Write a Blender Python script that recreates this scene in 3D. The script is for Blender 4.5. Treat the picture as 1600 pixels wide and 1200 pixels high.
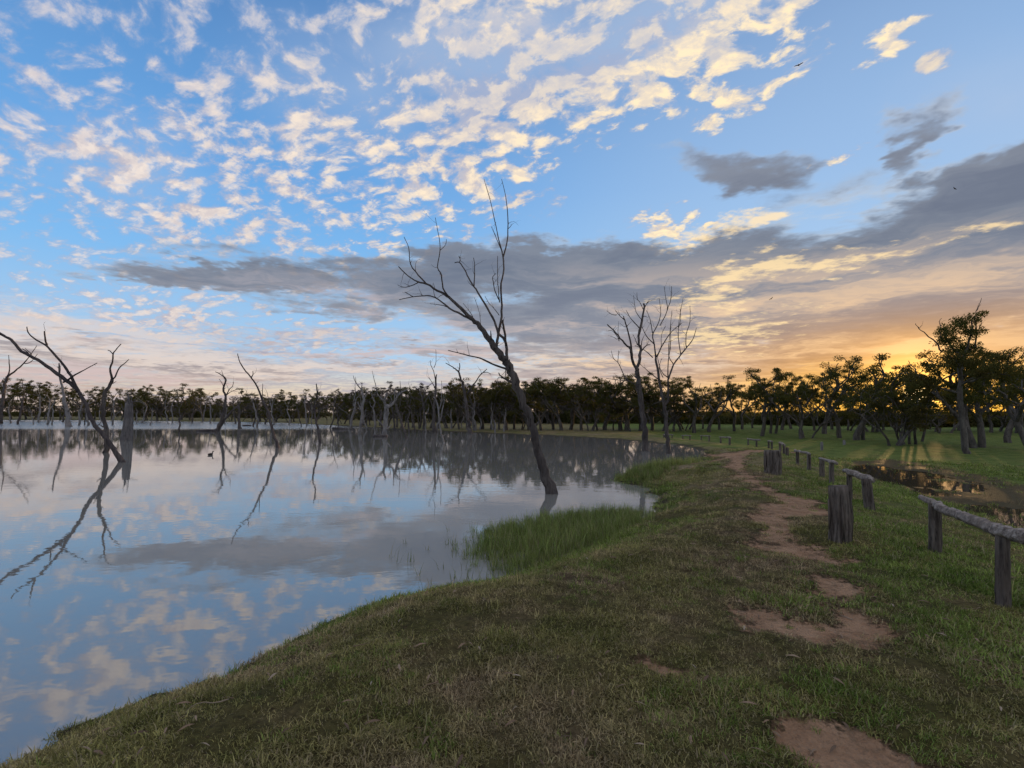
import bpy, bmesh, math, random
import numpy as np
from mathutils import Vector, Matrix
for _o in list(bpy.data.objects):
    bpy.data.objects.remove(_o)
SC = bpy.context.scene
COL = SC.collection

# ------------------------------------------------------------------ camera
CAM_Z = 1.65
FPX, HOR = 800.0, 646.0                       # focal length and horizon row, in photograph pixels (1600 x 1200)
PITCH = math.atan((HOR - 600.0) / FPX)
cam_data = bpy.data.cameras.new('camera')
cam_data.sensor_width = 36.0
cam_data.lens = 36.0 * FPX / 1600.0
cam_data.clip_start = 0.05
cam_data.clip_end = 6000.0
cam = bpy.data.objects.new('camera', cam_data)
COL.objects.link(cam)
cam.location = (0, 0, CAM_Z)
cam.rotation_euler = (math.pi / 2 + PITCH, 0, 0)
SC.camera = cam

def ray(px, py):
    """direction of a photograph pixel, in the world (camera looks along +Y)"""
    x, y = (px - 800.0) / FPX, (600.0 - py) / FPX
    c, s = math.cos(PITCH), math.sin(PITCH)
    return np.array([x, c - y * s, s + y * c])

# ------------------------------------------------------------------ colour management
SC.view_settings.view_transform = 'Standard'
SC.view_settings.look = 'None'
SC.view_settings.exposure = 0.25
SC.view_settings.gamma = 1.0
SC.view_settings.use_curve_mapping = False
SC.cycles.max_bounces = 6
SC.cycles.diffuse_bounces = 2
SC.cycles.glossy_bounces = 3
SC.cycles.transmission_bounces = 3
SC.cycles.transparent_max_bounces = 6
SC.cycles.use_denoising = True
SC.cycles.use_adaptive_sampling = True
SC.cycles.adaptive_threshold = 0.025
SC.cycles.caustics_reflective = False

# ------------------------------------------------------------------ sun
_s = ray(1432, 606)
SUN_AZ = math.atan2(_s[0], _s[1])
SUN_EL = math.radians(2.4)
SUN_DIR = Vector((math.sin(SUN_AZ) * math.cos(SUN_EL), math.cos(SUN_AZ) * math.cos(SUN_EL), math.sin(SUN_EL)))
GLOW_DIR = Vector((math.sin(SUN_AZ), math.cos(SUN_AZ), 0.026)).normalized()   # the glare is brightest in the clear air just under the bank
sun_data = bpy.data.lights.new('sun', 'SUN')
sun_data.energy = 2.4
sun_data.angle = math.radians(0.6)
sun_data.color = (1.0, 0.60, 0.24)
sun = bpy.data.objects.new('sun', sun_data)
COL.objects.link(sun)
sun.rotation_euler = (-SUN_DIR).to_track_quat('-Z', 'Y').to_euler()

# ------------------------------------------------------------------ node helper
def srgb(r, g, b, k=1.0):
    f = lambda c: (c / 255.0 / 12.92 if c <= 10 else ((c / 255.0 + 0.055) / 1.055) ** 2.4)
    return (f(r) * k, f(g) * k, f(b) * k, 1.0)

class NT:
    """small wrapper so that node trees read as expressions"""
    def __init__(self, tree):
        self.t = tree
        for n in list(tree.nodes): tree.nodes.remove(n)
    def n(self, kind, **kw):
        nd = self.t.nodes.new(kind)
        for k, v in kw.items(): setattr(nd, k, v)
        return nd
    def put(self, sock, v):
        if v is None: return
        if isinstance(v, bpy.types.NodeSocket): self.t.links.new(v, sock)
        else:
            if hasattr(sock.default_value, '__len__') and not hasattr(v, '__len__'):
                v = [v] * len(sock.default_value)
            if hasattr(v, '__len__') and len(v) == 4 and len(sock.default_value) == 3: v = v[:3]
            if hasattr(v, '__len__') and len(v) == 3 and len(sock.default_value) == 4: v = (*v, 1)
            sock.default_value = v
    def m(self, op, a, b=None, c=None, clamp=False):
        nd = self.n('ShaderNodeMath', operation=op, use_clamp=clamp)
        for i, v in enumerate((a, b, c)): self.put(nd.inputs[i], v)
        return nd.outputs[0]
    def add(self, a, b): return self.m('ADD', a, b)
    def sub(self, a, b): return self.m('SUBTRACT', a, b)
    def mul(self, a, b): return self.m('MULTIPLY', a, b)
    def v(self, op, a, b=None, scale=None):
        nd = self.n('ShaderNodeVectorMath', operation=op)
        self.put(nd.inputs[0], a); self.put(nd.inputs[1], b)
        if scale is not None: self.put(nd.inputs['Scale'], scale)
        return nd.outputs['Value'] if op in ('DOT_PRODUCT', 'LENGTH') else nd.outputs[0]
    def xyz(self, v):
        nd = self.n('ShaderNodeSeparateXYZ'); self.put(nd.inputs[0], v); return nd.outputs
    def comb(self, x, y, z=0.0):
        nd = self.n('ShaderNodeCombineXYZ')
        for i, q in enumerate((x, y, z)): self.put(nd.inputs[i], q)
        return nd.outputs[0]
    def ss(self, a, b, x, lo=0.0, hi=1.0):                      # smoothstep from a to b
        nd = self.n('ShaderNodeMapRange', interpolation_type='SMOOTHSTEP')
        for i, q in enumerate((x, a, b, lo, hi)): self.put(nd.inputs[i], q)
        return nd.outputs[0]
    def lin(self, a, b, x, lo=0.0, hi=1.0):
        nd = self.n('ShaderNodeMapRange')
        for i, q in enumerate((x, a, b, lo, hi)): self.put(nd.inputs[i], q)
        return nd.outputs[0]
    def noise(self, vec, scale, detail=5.0, rough=0.55, dist=0.0, color=False, lac=2.0):
        nd = self.n('ShaderNodeTexNoise')
        self.put(nd.inputs['Vector'], vec); self.put(nd.inputs['Scale'], scale)
        self.put(nd.inputs['Detail'], detail); self.put(nd.inputs['Roughness'], rough)
        self.put(nd.inputs['Distortion'], dist); self.put(nd.inputs['Lacunarity'], lac)
        return nd.outputs['Color'] if color else nd.outputs[0]
    def voro(self, vec, scale, feature='F1', rand=1.0):
        nd = self.n('ShaderNodeTexVoronoi', feature=feature)
        self.put(nd.inputs['Vector'], vec); self.put(nd.inputs['Scale'], scale); self.put(nd.inputs['Randomness'], rand)
        return nd.outputs[0]
    def mix(self, f, a, b, mode='MIX'):
        nd = self.n('ShaderNodeMix', data_type='RGBA', blend_type=mode)
        self.put(nd.inputs[0], f); self.put(nd.inputs[6], a); self.put(nd.inputs[7], b)
        return nd.outputs[2]
    def ramp(self, f, stops, interp='LINEAR'):
        nd = self.n('ShaderNodeValToRGB'); cr = nd.color_ramp; cr.interpolation = interp
        while len(cr.elements) < len(stops): cr.elements.new(0.5)
        for e, (p, c) in zip(cr.elements, stops): e.position = p; e.color = c if len(c) == 4 else (*c, 1)
        self.put(nd.inputs[0], f)
        return nd.outputs[0]

# ------------------------------------------------------------------ sky
def azel(px, py):
    d = ray(px, py)
    return np.array([math.atan2(d[0], d[1]), d[2] / math.hypot(d[0], d[1])])

world = bpy.data.worlds.new('World')
SC.world = world
world.use_nodes = True
world.cycles.sampling_method = 'MANUAL'
world.cycles.sample_map_resolution = 512

def build_sky():
    w = NT(world.node_tree)
    D = w.n('ShaderNodeTexCoord').outputs['Generated']
    x, y, z = w.xyz(D)[:3]
    zc = w.m('MAXIMUM', z, 0.0)
    hlen = w.m('SQRT', w.add(w.mul(x, x), w.mul(y, y)))
    az = w.m('ARCTAN2', x, y)
    el = w.m('DIVIDE', zc, w.m('MAXIMUM', hlen, 0.05))                 # tangent of elevation
    cs = w.v('DOT_PRODUCT', D, tuple(GLOW_DIR))                          # cosine of the angle to the sun
    sang = w.m('ARCCOSINE', w.m('MINIMUM', w.m('MAXIMUM', cs, -1.0), 1.0))
    # the cloud decks, as planes overhead
    inv = w.m('DIVIDE', 1.0, w.add(zc, 0.07))
    P = w.comb(w.mul(x, inv), w.mul(y, inv))
    inv2 = w.m('DIVIDE', 1.0, w.add(zc, 0.035))
    Q = w.comb(w.mul(x, inv2), w.mul(y, inv2))
    A2 = w.comb(az, el)
    wz = w.noise(P, 1.6, 4.0, 0.6, color=True)
    wz = w.v('SUBTRACT', wz, (0.5, 0.5, 0.5))
    wf = w.v('SUBTRACT', w.noise(P, 7.0, 3.0, 0.62, color=True), (0.5, 0.5, 0.5))
    AW = w.v('ADD', A2, w.v('MULTIPLY', wz, (0.26, 0.11, 0.0)))
    AWf = w.v('ADD', w.v('ADD', A2, w.v('MULTIPLY', wz, (0.16, 0.08, 0.0))), w.v('MULTIPLY', wf, (0.13, 0.075, 0.0)))

    def blob(src, cx, cy, hx, hy, rot=0.0, gain=1.0):
        """soft ellipse fixed to a direction of the sky: centre, half sizes, tilt (degrees, anticlockwise)"""
        r = math.radians(rot)
        c = azel(cx, cy)
        u = azel(cx + hx * math.cos(r) * .5, cy - hx * math.sin(r) * .5) - azel(cx - hx * math.cos(r) * .5, cy + hx * math.sin(r) * .5)
        q = azel(cx - hy * math.sin(r) * .5, cy - hy * math.cos(r) * .5) - azel(cx + hy * math.sin(r) * .5, cy + hy * math.cos(r) * .5)
        mp = w.n('ShaderNodeMapping', vector_type='TEXTURE')
        w.put(mp.inputs['Vector'], src)
        mp.inputs['Location'].default_value = (c[0], c[1], 0)
        mp.inputs['Rotation'].default_value = (0, 0, math.atan2(u[1], u[0]))
        mp.inputs['Scale'].default_value = (np.linalg.norm(u), np.linalg.norm(q), 1)
        g = w.n('ShaderNodeTexGradient', gradient_type='SPHERICAL')
        w.put(g.inputs[0], mp.outputs[0])
        return w.mul(g.outputs['Fac'], gain)
    def union(src, items):
        r = None
        for it in items:
            b = blob(src, *it)
            r = b if r is None else w.m('MAXIMUM', r, b)
        return r
    def total(src, items):
        r = None
        for it in items:
            b = blob(src, *it)
            r = b if r is None else w.add(r, b)
        return r

    # ---- clear air
    nish = w.n('ShaderNodeTexSky', sky_type='NISHITA')
    nish.sun_disc = False
    nish.sun_elevation = SUN_EL
    nish.sun_rotation = SUN_AZ
    nish.altitude = 100.0; nish.air_density = 1.0; nish.dust_density = 1.2; nish.ozone_density = 1.6
    nv = w.v('SCALE', nish.outputs[0], scale=SKY_K)
    grad = w.ramp(w.m('DIVIDE', el, 1.2), [
        (0.0, srgb(236, 200, 158)), (0.04, srgb(214, 204, 190)), (0.085, srgb(168, 200, 230)),
        (0.22, srgb(126, 184, 236)), (0.36, srgb(104, 164, 224)), (0.60, srgb(88, 138, 196)), (1.0, srgb(82, 118, 168))])
    clear = w.mix(0.86, nv, grad)
    nears = w.ss(1.05, 0.0, sang)
    veil = w.mul(w.ss(1.0, 0.35, sang), 0.40)
    clear = w.mix(veil, clear, srgb(182, 198, 216))
    lowsun = w.mul(w.ss(0.85, 0.05, sang), w.ss(0.24, 0.01, el))
    clear = w.mix(w.mul(lowsun, 0.8), clear, srgb(240, 178, 84))

    sdx, sdy = math.sin(SUN_AZ), math.cos(SUN_AZ)
    warm = w.ss(1.5, 0.25, sang)                                       # how yellow the lit cloud is
    lit_c = w.mix(warm, srgb(228, 214, 204), srgb(255, 230, 182))

    # ---- high altocumulus
    inv3 = w.m('DIVIDE', 1.0, w.add(zc, 0.24))                          # puffs have height, so they foreshorten less than a flat sheet
    rot = w.n('ShaderNodeMapping', vector_type='POINT')
    w.put(rot.inputs['Vector'], w.comb(w.mul(x, inv3), w.mul(y, inv3)))
    rot.inputs['Rotation'].default_value = (0, 0, math.radians(28))
    rot.inputs['Scale'].default_value = (1.0, 1.0, 1.0)
    R = rot.outputs[0]
    wr = w.v('SUBTRACT', w.noise(R, 4.0, 3.0, 0.5, color=True), (0.5, 0.5, 0.5))
    R = w.v('ADD', R, w.v('SCALE', wr, scale=0.12))
    R = w.v('MULTIPLY', R, (1.0, 1.25, 1.0))
    def puffs(vec):
        big = w.noise(vec, 3.0, 1.0, 0.5)
        cell = w.noise(vec, 14.0, 7.0, 0.58)
        return w.add(w.mul(cell, 1.35), w.mul(big, 0.34))
    a0 = puffs(R)
    off = 0.034
    c28, s28 = math.cos(math.radians(28)), math.sin(math.radians(28))
    ox, oy = off * (sdx * c28 - sdy * s28), off * 1.25 * (sdx * s28 + sdy * c28)
    a1 = puffs(w.v('ADD', R, (ox, oy, 0)))
    MA = union(AW, [
        (170, 230, 520, 330, 0, 1.45), (450, 220, 460, 330, -35, 1.55), (690, 220, 300, 220, 20, 1.75),
        (860, 130, 430, 150, 27, 2.3), (1090, 60, 330, 110, 30, 2.3), (640, 315, 200, 80, 14, 1.7),
        (760, 20, 520, 170, 5, 2.0), (130, 400, 420, 130, 0, 1.0), (1050, 360, 120, 50, 15, 1.5),
        (1160, 140, 170, 52, 32, 1.9), (1375, 62, 100, 34, 38, 1.7), (1305, 243, 70, 26, 12, 1.6), (1475, 85, 60, 24, 30, 1.5),
        (60, 190, 340, 260, 0, 1.4), (300, 330, 420, 130, 0, 1.4), (200, 500, 480, 80, 0, 1.6), (420, 530, 300, 40, 0, 1.4), (560, 480, 300, 40, 0, .9)])
    wide = w.m('MAXIMUM', w.ss(0.95, 1.5, w.m('ABSOLUTE', az)), w.ss(0.85, 1.3, el))   # the broken deck goes on unseen overhead and behind, thickened to whiten the light
    MA = w.m('MAXIMUM', MA, w.mul(w.mul(wide, 1.7), w.ss(0.1, 0.4, el)))
    ta = w.sub(0.98, w.mul(w.m('MINIMUM', MA, 1.7), 0.20))
    alA = w.ss(w.sub(ta, 0.05), w.add(ta, w.lin(0.6, 1.5, sang, 0.22, 0.36)), a0)
    alA = w.mul(alA, w.ss(0.02, 0.35, MA))
    shA = w.ss(-0.11, 0.12, w.sub(a0, a1))
    rim = union(AW, [(870, 215, 330, 70, 26, 1.5), (1090, 110, 340, 90, 30, 1.6), (660, 320, 240, 80, 16, 1.5), (1220, 10, 260, 70, 25, 1.5), (1160, 140, 200, 60, 32, 1.6),
        (1375, 62, 130, 50, 38, 1.6), (1305, 243, 90, 40, 12, 1.6), (1050, 360, 160, 60, 15, 1.4), (250, 260, 500, 300, 0, .75), (550, 260, 300, 200, -20, 1.0), (150, 430, 420, 130, 0, .8), (760, 20, 420, 70, 5, .8)])
    rim = w.m('MAXIMUM', w.m('MINIMUM', rim, 1.0), w.mul(wide, 0.8))
    shA = w.m('MULTIPLY', w.add(w.mul(shA, 0.55), w.add(0.02, w.mul(rim, 0.52))), w.ss(-0.05, 0.7, alA), clamp=True)
    shadeA = w.mix(w.ss(0.25, 0.8, el), srgb(168, 160, 172), srgb(146, 164, 196))
    fineA = w.ss(0.35, 0.65, w.noise(R, 26.0, 4.0, 0.65))
    colA = w.mix(w.mul(shA, w.add(0.66, w.mul(fineA, 0.42))), shadeA, lit_c)
    # thin grey-lilac sheet behind the puffs, top middle
    sh = union(AW, [(760, 70, 420, 150, 10, 1.3), (1000, 40, 360, 120, 25, 1.3), (560, 150, 320, 200, -30, .8), (200, 250, 330, 190, 0, .6), (1560, 160, 300, 200, 0, .9)])
    sh = w.mul(w.ss(0.15, 0.9, w.mul(sh, w.add(0.35, w.noise(R, 1.1, 4.0, 0.6)))), 0.62)
    out = w.mix(sh, clear, srgb(164, 182, 208))
    out = w.mix(w.mul(alA, 0.95), out, colA)

    # ---- lower, streaky deck towards the horizon
    S = w.comb(w.mul(az, 2.2), w.mul(w.m('POWER', el, 0.75), 17.0))
    S = w.v('ADD', S, w.v('MULTIPLY', wz, (0.7, 1.6, 0)))
    st = w.noise(S, 1.0, 7.0, 0.60)
    st2 = w.noise(w.v('ADD', S, (0.22, -0.25, 3.0)), 1.0, 7.0, 0.60)
    lowm = w.ss(0.26, 0.06, el)
    alS = w.mul(w.ss(0.49, 0.61, w.add(st, w.lin(0.0, 0.26, el, 0.12, -0.05))), lowm)
    stl = w.ss(-0.07, 0.12, w.sub(st, st2))
    greyS = w.mix(w.ss(0.9, 0.1, sang), srgb(146, 146, 164), srgb(190, 154, 122))
    peach = w.mix(w.ss(0.9, 0.1, sang), srgb(214, 196, 184), srgb(250, 196, 110))
    colS = w.mix(stl, greyS, peach)
    out = w.mix(w.mul(alS, 0.85), out, colS)

    # ---- dark stratocumulus across the middle
    MB = total(AWf, [
        (640, 440, 520, 62, 0, 1.0), (860, 412, 400, 52, 2, .9), (1000, 455, 380, 80, 4, .8), (330, 432, 240, 28, -2, .9),
        (1290, 400, 360, 120, 16, .95), (1500, 352, 330, 104, 17, 1.1), (1620, 275, 240, 100, 20, 1.1), (1180, 480, 420, 90, 4, .8),
        (1190, 262, 115, 42, -4, .9), (1075, 245, 80, 30, -10, .6), (1440, 180, 100, 46, 38, .8), (1425, 228, 40, 50, 0, .6),
        (1500, 470, 460, 150, 4, 1.15), (250, 590, 330, 26, 0, .85), (560, 555, 300, 22, 0, .6), (900, 540, 330, 50, 0, .75), (900, 590, 300, 20, 0, .7),
        (60, 555, 260, 40, 0, .6), (1000, 600, 180, 18, 0, .6), (1230, 560, 300, 60, 5, .7), (820, 500, 400, 34, 0, .6)])
    T = w.v('MULTIPLY', Q, (1.0, 1.0, 1.0))
    b0 = w.noise(T, 1.5, 8.0, 0.58, dist=0.25)
    b1 = w.noise(w.v('ADD', T, (sdx * 0.10, sdy * 0.10, 0)), 1.5, 8.0, 0.58, dist=0.25)
    db = w.add(MB, w.mul(w.sub(b0, 0.5), 2.9))
    alB = w.mul(w.ss(-0.05, 0.75, db), w.ss(0.0, 0.4, MB))
    shB = w.ss(-0.10, 0.14, w.sub(b0, b1))
    body = w.ramp(el, [(0.0, srgb(200, 160, 128)), (0.07, srgb(170, 158, 156)), (0.16, srgb(142, 144, 152)), (0.28, srgb(118, 123, 134)), (0.6, srgb(128, 132, 144))])
    body = w.mix(w.mul(w.ss(0.60, 0.05, sang), w.ss(0.26, 0.03, el)), body, srgb(206, 156, 100))
    tex = w.noise(w.v('ADD', S, (5.0, 2.0, 1.0)), 0.9, 6.0, 0.62)
    light = w.mix(w.ss(0.9, 0.2, sang), srgb(200, 180, 178), srgb(232, 194, 150))
    tl = w.mul(w.ss(0.46, 0.66, tex), w.ss(0.33, 0.14, el))
    body = w.mix(w.mul(tl, 0.85), body, light)
    core = w.mix(1.0, body, srgb(214, 216, 226), 'MULTIPLY')
    body = w.mix(w.m('MULTIPLY', w.ss(0.3, 1.1, db), w.ss(0.62, 0.35, tex)), body, core)
    edge = w.mul(w.ss(0.55, 0.1, db), w.add(0.1, w.mul(shB, 0.75)))
    colB = w.mix(w.mul(edge, 0.85), body, lit_c)
    # sunlit breaks inside the bank
    br = total(AWf, [(1160, 425, 130, 40, 18, 1.0), (1530, 362, 150, 26, 6, .95), (1330, 410, 130, 22, 6, 1.0), (1090, 365, 130, 40, 20, .8), (1130, 520, 200, 50, 8, 1.0), (1330, 385, 200, 22, 12, .6), (1090, 470, 150, 26, 6, .8), (1190, 340, 80, 24, 22, 1.0)])
    brm = w.ss(0.42, 1.0, w.add(w.mul(br, 0.8), w.mul(w.sub(w.noise(Q, 4.2, 7.0, 0.66), 0.46), 2.6)))
    brm = w.mul(brm, w.ss(0.0, 0.3, br))
    out = w.mix(w.mul(alB, 0.93), out, colB)
    out = w.mix(w.mul(brm, 0.70), out, srgb(255, 224, 168))

    # ---- warm haze by the horizon, and the glare round the low sun
    hz = w.mul(w.ss(0.07, 0.0, el), 0.35)
    out = w.mix(hz, out, w.mix(w.ss(1.0, 0.1, sang), srgb(214, 190, 172), srgb(246, 186, 92)))
    dome = w.mul(w.ss(0.34, 0.02, sang), 0.5)
    out = w.mix(w.mul(dome, w.ss(0.22, 0.02, el)), out, srgb(244, 172, 74))
    band = w.mul(w.ss(0.46, 0.05, w.m('ABSOLUTE', w.sub(az, SUN_AZ + 0.06))), w.ss(0.105, 0.0, el))
    out = w.mix(w.mul(band, 0.9), out, srgb(255, 188, 66))
    g1 = w.m('POWER', w.ss(0.15, 0.0, sang), 2.0)
    g2 = w.m('POWER', w.ss(0.026, 0.0, sang), 1.5)
    out = w.v('ADD', out, w.v('SCALE', (1.0, 0.52, 0.10), scale=w.mul(g1, 1.2)))
    out = w.v('ADD', out, w.v('SCALE', (1.0, 0.82, 0.45), scale=w.mul(g2, 6.0)))
    # below the horizon: dim earth
    out = w.mix(w.ss(0.0, -0.03, z), out, srgb(70, 66, 56))
    bg = w.n('ShaderNodeBackground')
    w.put(bg.inputs[0], out); bg.inputs[1].default_value = 1.0
    o = w.n('ShaderNodeOutputWorld')
    w.t.links.new(bg.outputs[0], o.inputs[0])
SKY_K = 0.11
build_sky()

# ================================================================== helpers
rng = random.Random(7)
NR = np.random.default_rng(11)

def obj(name, me, mat=None, parent=None, loc=None):
    o = bpy.data.objects.new(name, me)
    COL.objects.link(o)
    if mat is not None and me is not None and not me.materials: me.materials.append(mat)
    if parent is not None: o.parent = parent
    if loc is not None: o.location = loc
    return o
def empty(name, loc):
    o = bpy.data.objects.new(name, None)
    o.empty_display_size = 0.2
    COL.objects.link(o); o.location = loc
    return o
def tag(o, label, cat, group=None):
    o['label'] = label; o['category'] = cat
    if group: o['group'] = group
    return o
def mesh(name, verts, faces, smooth=True):
    me = bpy.data.meshes.new(name)
    me.from_pydata([tuple(v) for v in verts], [], [tuple(f) for f in faces])
    if smooth: me.polygons.foreach_set('use_smooth', [True] * len(me.polygons))
    me.update()
    return me
def mesh_np(name, verts, faces, smooth=True):
    """fast mesh from arrays; all faces have the same number of corners"""
    verts = np.asarray(verts, np.float32); faces = np.asarray(faces, np.int32)
    me = bpy.data.meshes.new(name)
    k = faces.shape[1]
    me.vertices.add(len(verts)); me.vertices.foreach_set('co', verts.ravel())
    me.loops.add(faces.size); me.loops.foreach_set('vertex_index', faces.ravel())
    me.polygons.add(len(faces))
    me.polygons.foreach_set('loop_start', np.arange(0, faces.size, k, dtype=np.int32))
    me.polygons.foreach_set('loop_total', np.full(len(faces), k, np.int32))
    if smooth: me.polygons.foreach_set('use_smooth', np.ones(len(faces), bool))
    me.update(calc_edges=True); me.validate()
    return me
def fattr(me, name, vals):
    a = me.attributes.new(name, 'FLOAT', 'POINT')
    a.data.foreach_set('value', np.asarray(vals, np.float32))

def _hash(ix, iy, seed):
    n = (ix.astype(np.int64) * 374761393 + iy.astype(np.int64) * 668265263 + seed * 974711) & 0x7fffffff
    n = ((n ^ (n >> 13)) * 1274126177) & 0x7fffffff
    return ((n ^ (n >> 16)) & 0xffff) / 65535.0
def vnoise(x, y, scale, octaves=3, seed=0):
    r = np.zeros_like(x, float); a = 1.0; tot = 0.0
    for o in range(octaves):
        X, Y = x * scale, y * scale
        ix, iy = np.floor(X), np.floor(Y); fx, fy = X - ix, Y - iy
        fx = fx * fx * (3 - 2 * fx); fy = fy * fy * (3 - 2 * fy)
        h = lambda a_, b_: _hash(ix + a_, iy + b_, seed + o * 17)
        r += a * ((h(0, 0) * (1 - fx) + h(1, 0) * fx) * (1 - fy) + (h(0, 1) * (1 - fx) + h(1, 1) * fx) * fy)
        tot += a; a *= 0.5; scale *= 2.1
    return r / tot
def sst(a, b, x):
    t = np.clip((x - a) / (b - a), 0, 1); return t * t * (3 - 2 * t)

# ================================================================== the lie of the land
WATER_Z, PUDDLE_Z = -0.55, -0.715
def plane_pt(px, py, z):
    d = ray(px, py); t = (z - CAM_Z) / d[2]
    return (d[0] * t, d[1] * t)

def smooth_loop(pts, n=4):
    P = np.array(pts); out = []
    N = len(P)
    for i in range(N):
        p0, p1, p2, p3 = P[i - 1], P[i], P[(i + 1) % N], P[(i + 2) % N]
        for k in range(n):
            t = k / n
            out.append(0.5 * ((2 * p1) + (-p0 + p2) * t + (2 * p0 - 5 * p1 + 4 * p2 - p3) * t * t + (-p0 + 3 * p1 - 3 * p2 + p3) * t ** 3))
    return np.array(out)

SHORE_PX = [(0, 1195), (100, 1142), (240, 1090), (360, 1056), (430, 1012), (520, 969), (600, 946), (700, 926), (790, 904), (860, 880),
            (930, 853), (985, 822), (1018, 797), (1016, 780), (1022, 765), (992, 757), (962, 749), (985, 740), (1040, 732), (1084, 722),
            (1094, 712), (1085, 703), (1040, 694), (900, 683), (760, 677), (640, 672), (560, 667), (480, 663), (400, 660), (200, 657.5), (0, 656.5)]
SHORE = smooth_loop([plane_pt(px, py, WATER_Z) for px, py in SHORE_PX] +
                    [(-260, 150), (-300, 20), (-120, -40), (-40, -24), (-16, -6), (-9, 0.2), (-5, 2.2)], 4)

def poly_sdf(x, y, P):
    """signed distance to a closed polygon, positive inside"""
    A, B = P, np.roll(P, -1, 0)
    d2 = np.full(x.shape, 1e18); ins = np.zeros(x.shape, bool)
    for (ax, ay), (bx, by) in zip(A, B):
        ex, ey = bx - ax, by - ay
        L = ex * ex + ey * ey + 1e-12
        t = np.clip(((x - ax) * ex + (y - ay) * ey) / L, 0, 1)
        d2 = np.minimum(d2, (x - ax - t * ex) ** 2 + (y - ay - t * ey) ** 2)
        c = (ay > y) != (by > y)
        if ey != 0: ins ^= c & (x < ex * (y - ay) / ey + ax)
    return np.where(ins, 1, -1) * np.sqrt(d2)

FENCE_Y = [-20, 0, 5.1, 7.0, 9.9, 13.7, 17.0, 23.0, 28.0, 34, 60, 4000]
FENCE_X = [3.0, 3.6, 5.0, 5.9, 6.9, 8.5, 9.9, 12.3, 13.6, 13.9, 14, 14]
MUD_PX = [(1318, 724), (1400, 719), (1480, 732), (1600, 757), (1720, 790), (1740, 880), (1600, 846), (1520, 815), (1420, 772), (1330, 750)]
MUD = smooth_loop([plane_pt(px, py, -0.70) for px, py in MUD_PX], 3)
POOLS = [(1362, 734, 60, 16), (1322, 731, 26, 7), (1470, 757, 80, 12), (1435, 768, 50, 8), (1570, 803, 90, 18), (1400, 746, 50, 9), (1640, 830, 80, 18)]
POOLS = [(*plane_pt(a, b, -0.71), abs(plane_pt(a + c, b, -0.71)[0] - plane_pt(a - c, b, -0.71)[0]) / 2,
          (plane_pt(a, b - d, -0.71)[1] - plane_pt(a, b + d, -0.71)[1]) / 2) for a, b, c, d in POOLS]

def shore_d(x, y):
    wob = (vnoise(x, y, 1.3, 3, 5) - 0.5) * 0.45 * np.clip(np.hypot(x, y) / 8, 0.5, 6) + (vnoise(x, y, 5.5, 2, 6) - 0.5) * 0.16
    return -poly_sdf(x, y, SHORE) + wob
def field_w(x, y):
    return sst(-1.4, 3.2, (x - np.interp(y, FENCE_Y, FENCE_X)) * 0.8)
def height(x, y, full=False):
    x = np.asarray(x, float); y = np.asarray(y, float)
    dw = shore_d(x, y)
    r = np.hypot(x, y)
    land = -0.38 * sst(18, 40, y) + 0.05 * (vnoise(x, y, 0.35, 3, 1) - 0.5) + 0.035 * (vnoise(x, y, 1.6, 3, 2) - 0.5)
    fw = field_w(x, y)
    field = -0.655 + 0.04 * (vnoise(x, y, 0.25, 2, 3) - 0.5) + 0.03 * (vnoise(x, y, 1.2, 2, 8) - 0.5)
    far = sst(45, 70, y)
    land = land * (1 - fw * (1 - far)) + field * fw * (1 - far)
    land = np.where(y > 45, land * (1 - far) + (-0.36 + 0.0016 * np.clip(r - 60, 0, 400) + 0.06 * (vnoise(x, y, 0.06, 3, 4) - 0.5)) * far, land)
    # wet ground right of the fence
    mud = poly_sdf(x, y, MUD)
    mw = sst(-0.6, 0.8, mud + 1.2 * (vnoise(x, y, 0.8, 3, 9) - 0.5))
    pool = np.zeros_like(x)
    for cx, cy, hx, hy in POOLS:
        pool = np.maximum(pool, 1 - np.sqrt(((x - cx) / hx) ** 2 + ((y - cy) / hy) ** 2) * 0.75)
    mz = -0.668 - 0.13 * np.clip(pool + 0.5 * (vnoise(x, y, 1.1, 3, 12) - 0.5), -0.3, 1)
    land = land * (1 - mw) + np.minimum(land, mz) * mw
    wd = np.interp(r, [3, 12, 40, 200], [1.7, 2.2, 5.0, 14.0])
    up = sst(0, 1, dw / wd) * 0.75 + 0.25 * np.clip(dw / wd * 3, 0, 1)
    z = np.where(dw > 0, WATER_Z + (land - WATER_Z) * np.minimum(up, 1), WATER_Z - 0.9 * sst(0, 4, -dw) - 0.12 * np.clip(-dw * 2, 0, 1))
    return (z, dw, fw, mw) if full else z

def ground_hit(px, py):
    """the point of the land that a pixel of the photograph looks at"""
    d = ray(px, py)
    t = np.geomspace(2.0, 400.0, 900) / math.hypot(d[0], d[1])
    X, Y, Z = d[0] * t, d[1] * t, CAM_Z + d[2] * t
    g = np.maximum(height(X, Y), WATER_Z)
    k = np.nonzero(Z <= g)[0]
    i = k[0] if len(k) else len(t) - 1
    return Vector((X[i], Y[i], float(height(X[i:i + 1], Y[i:i + 1])[0])))
def hz(x, y):
    return float(height(np.array([x]), np.array([y]))[0])

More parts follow.
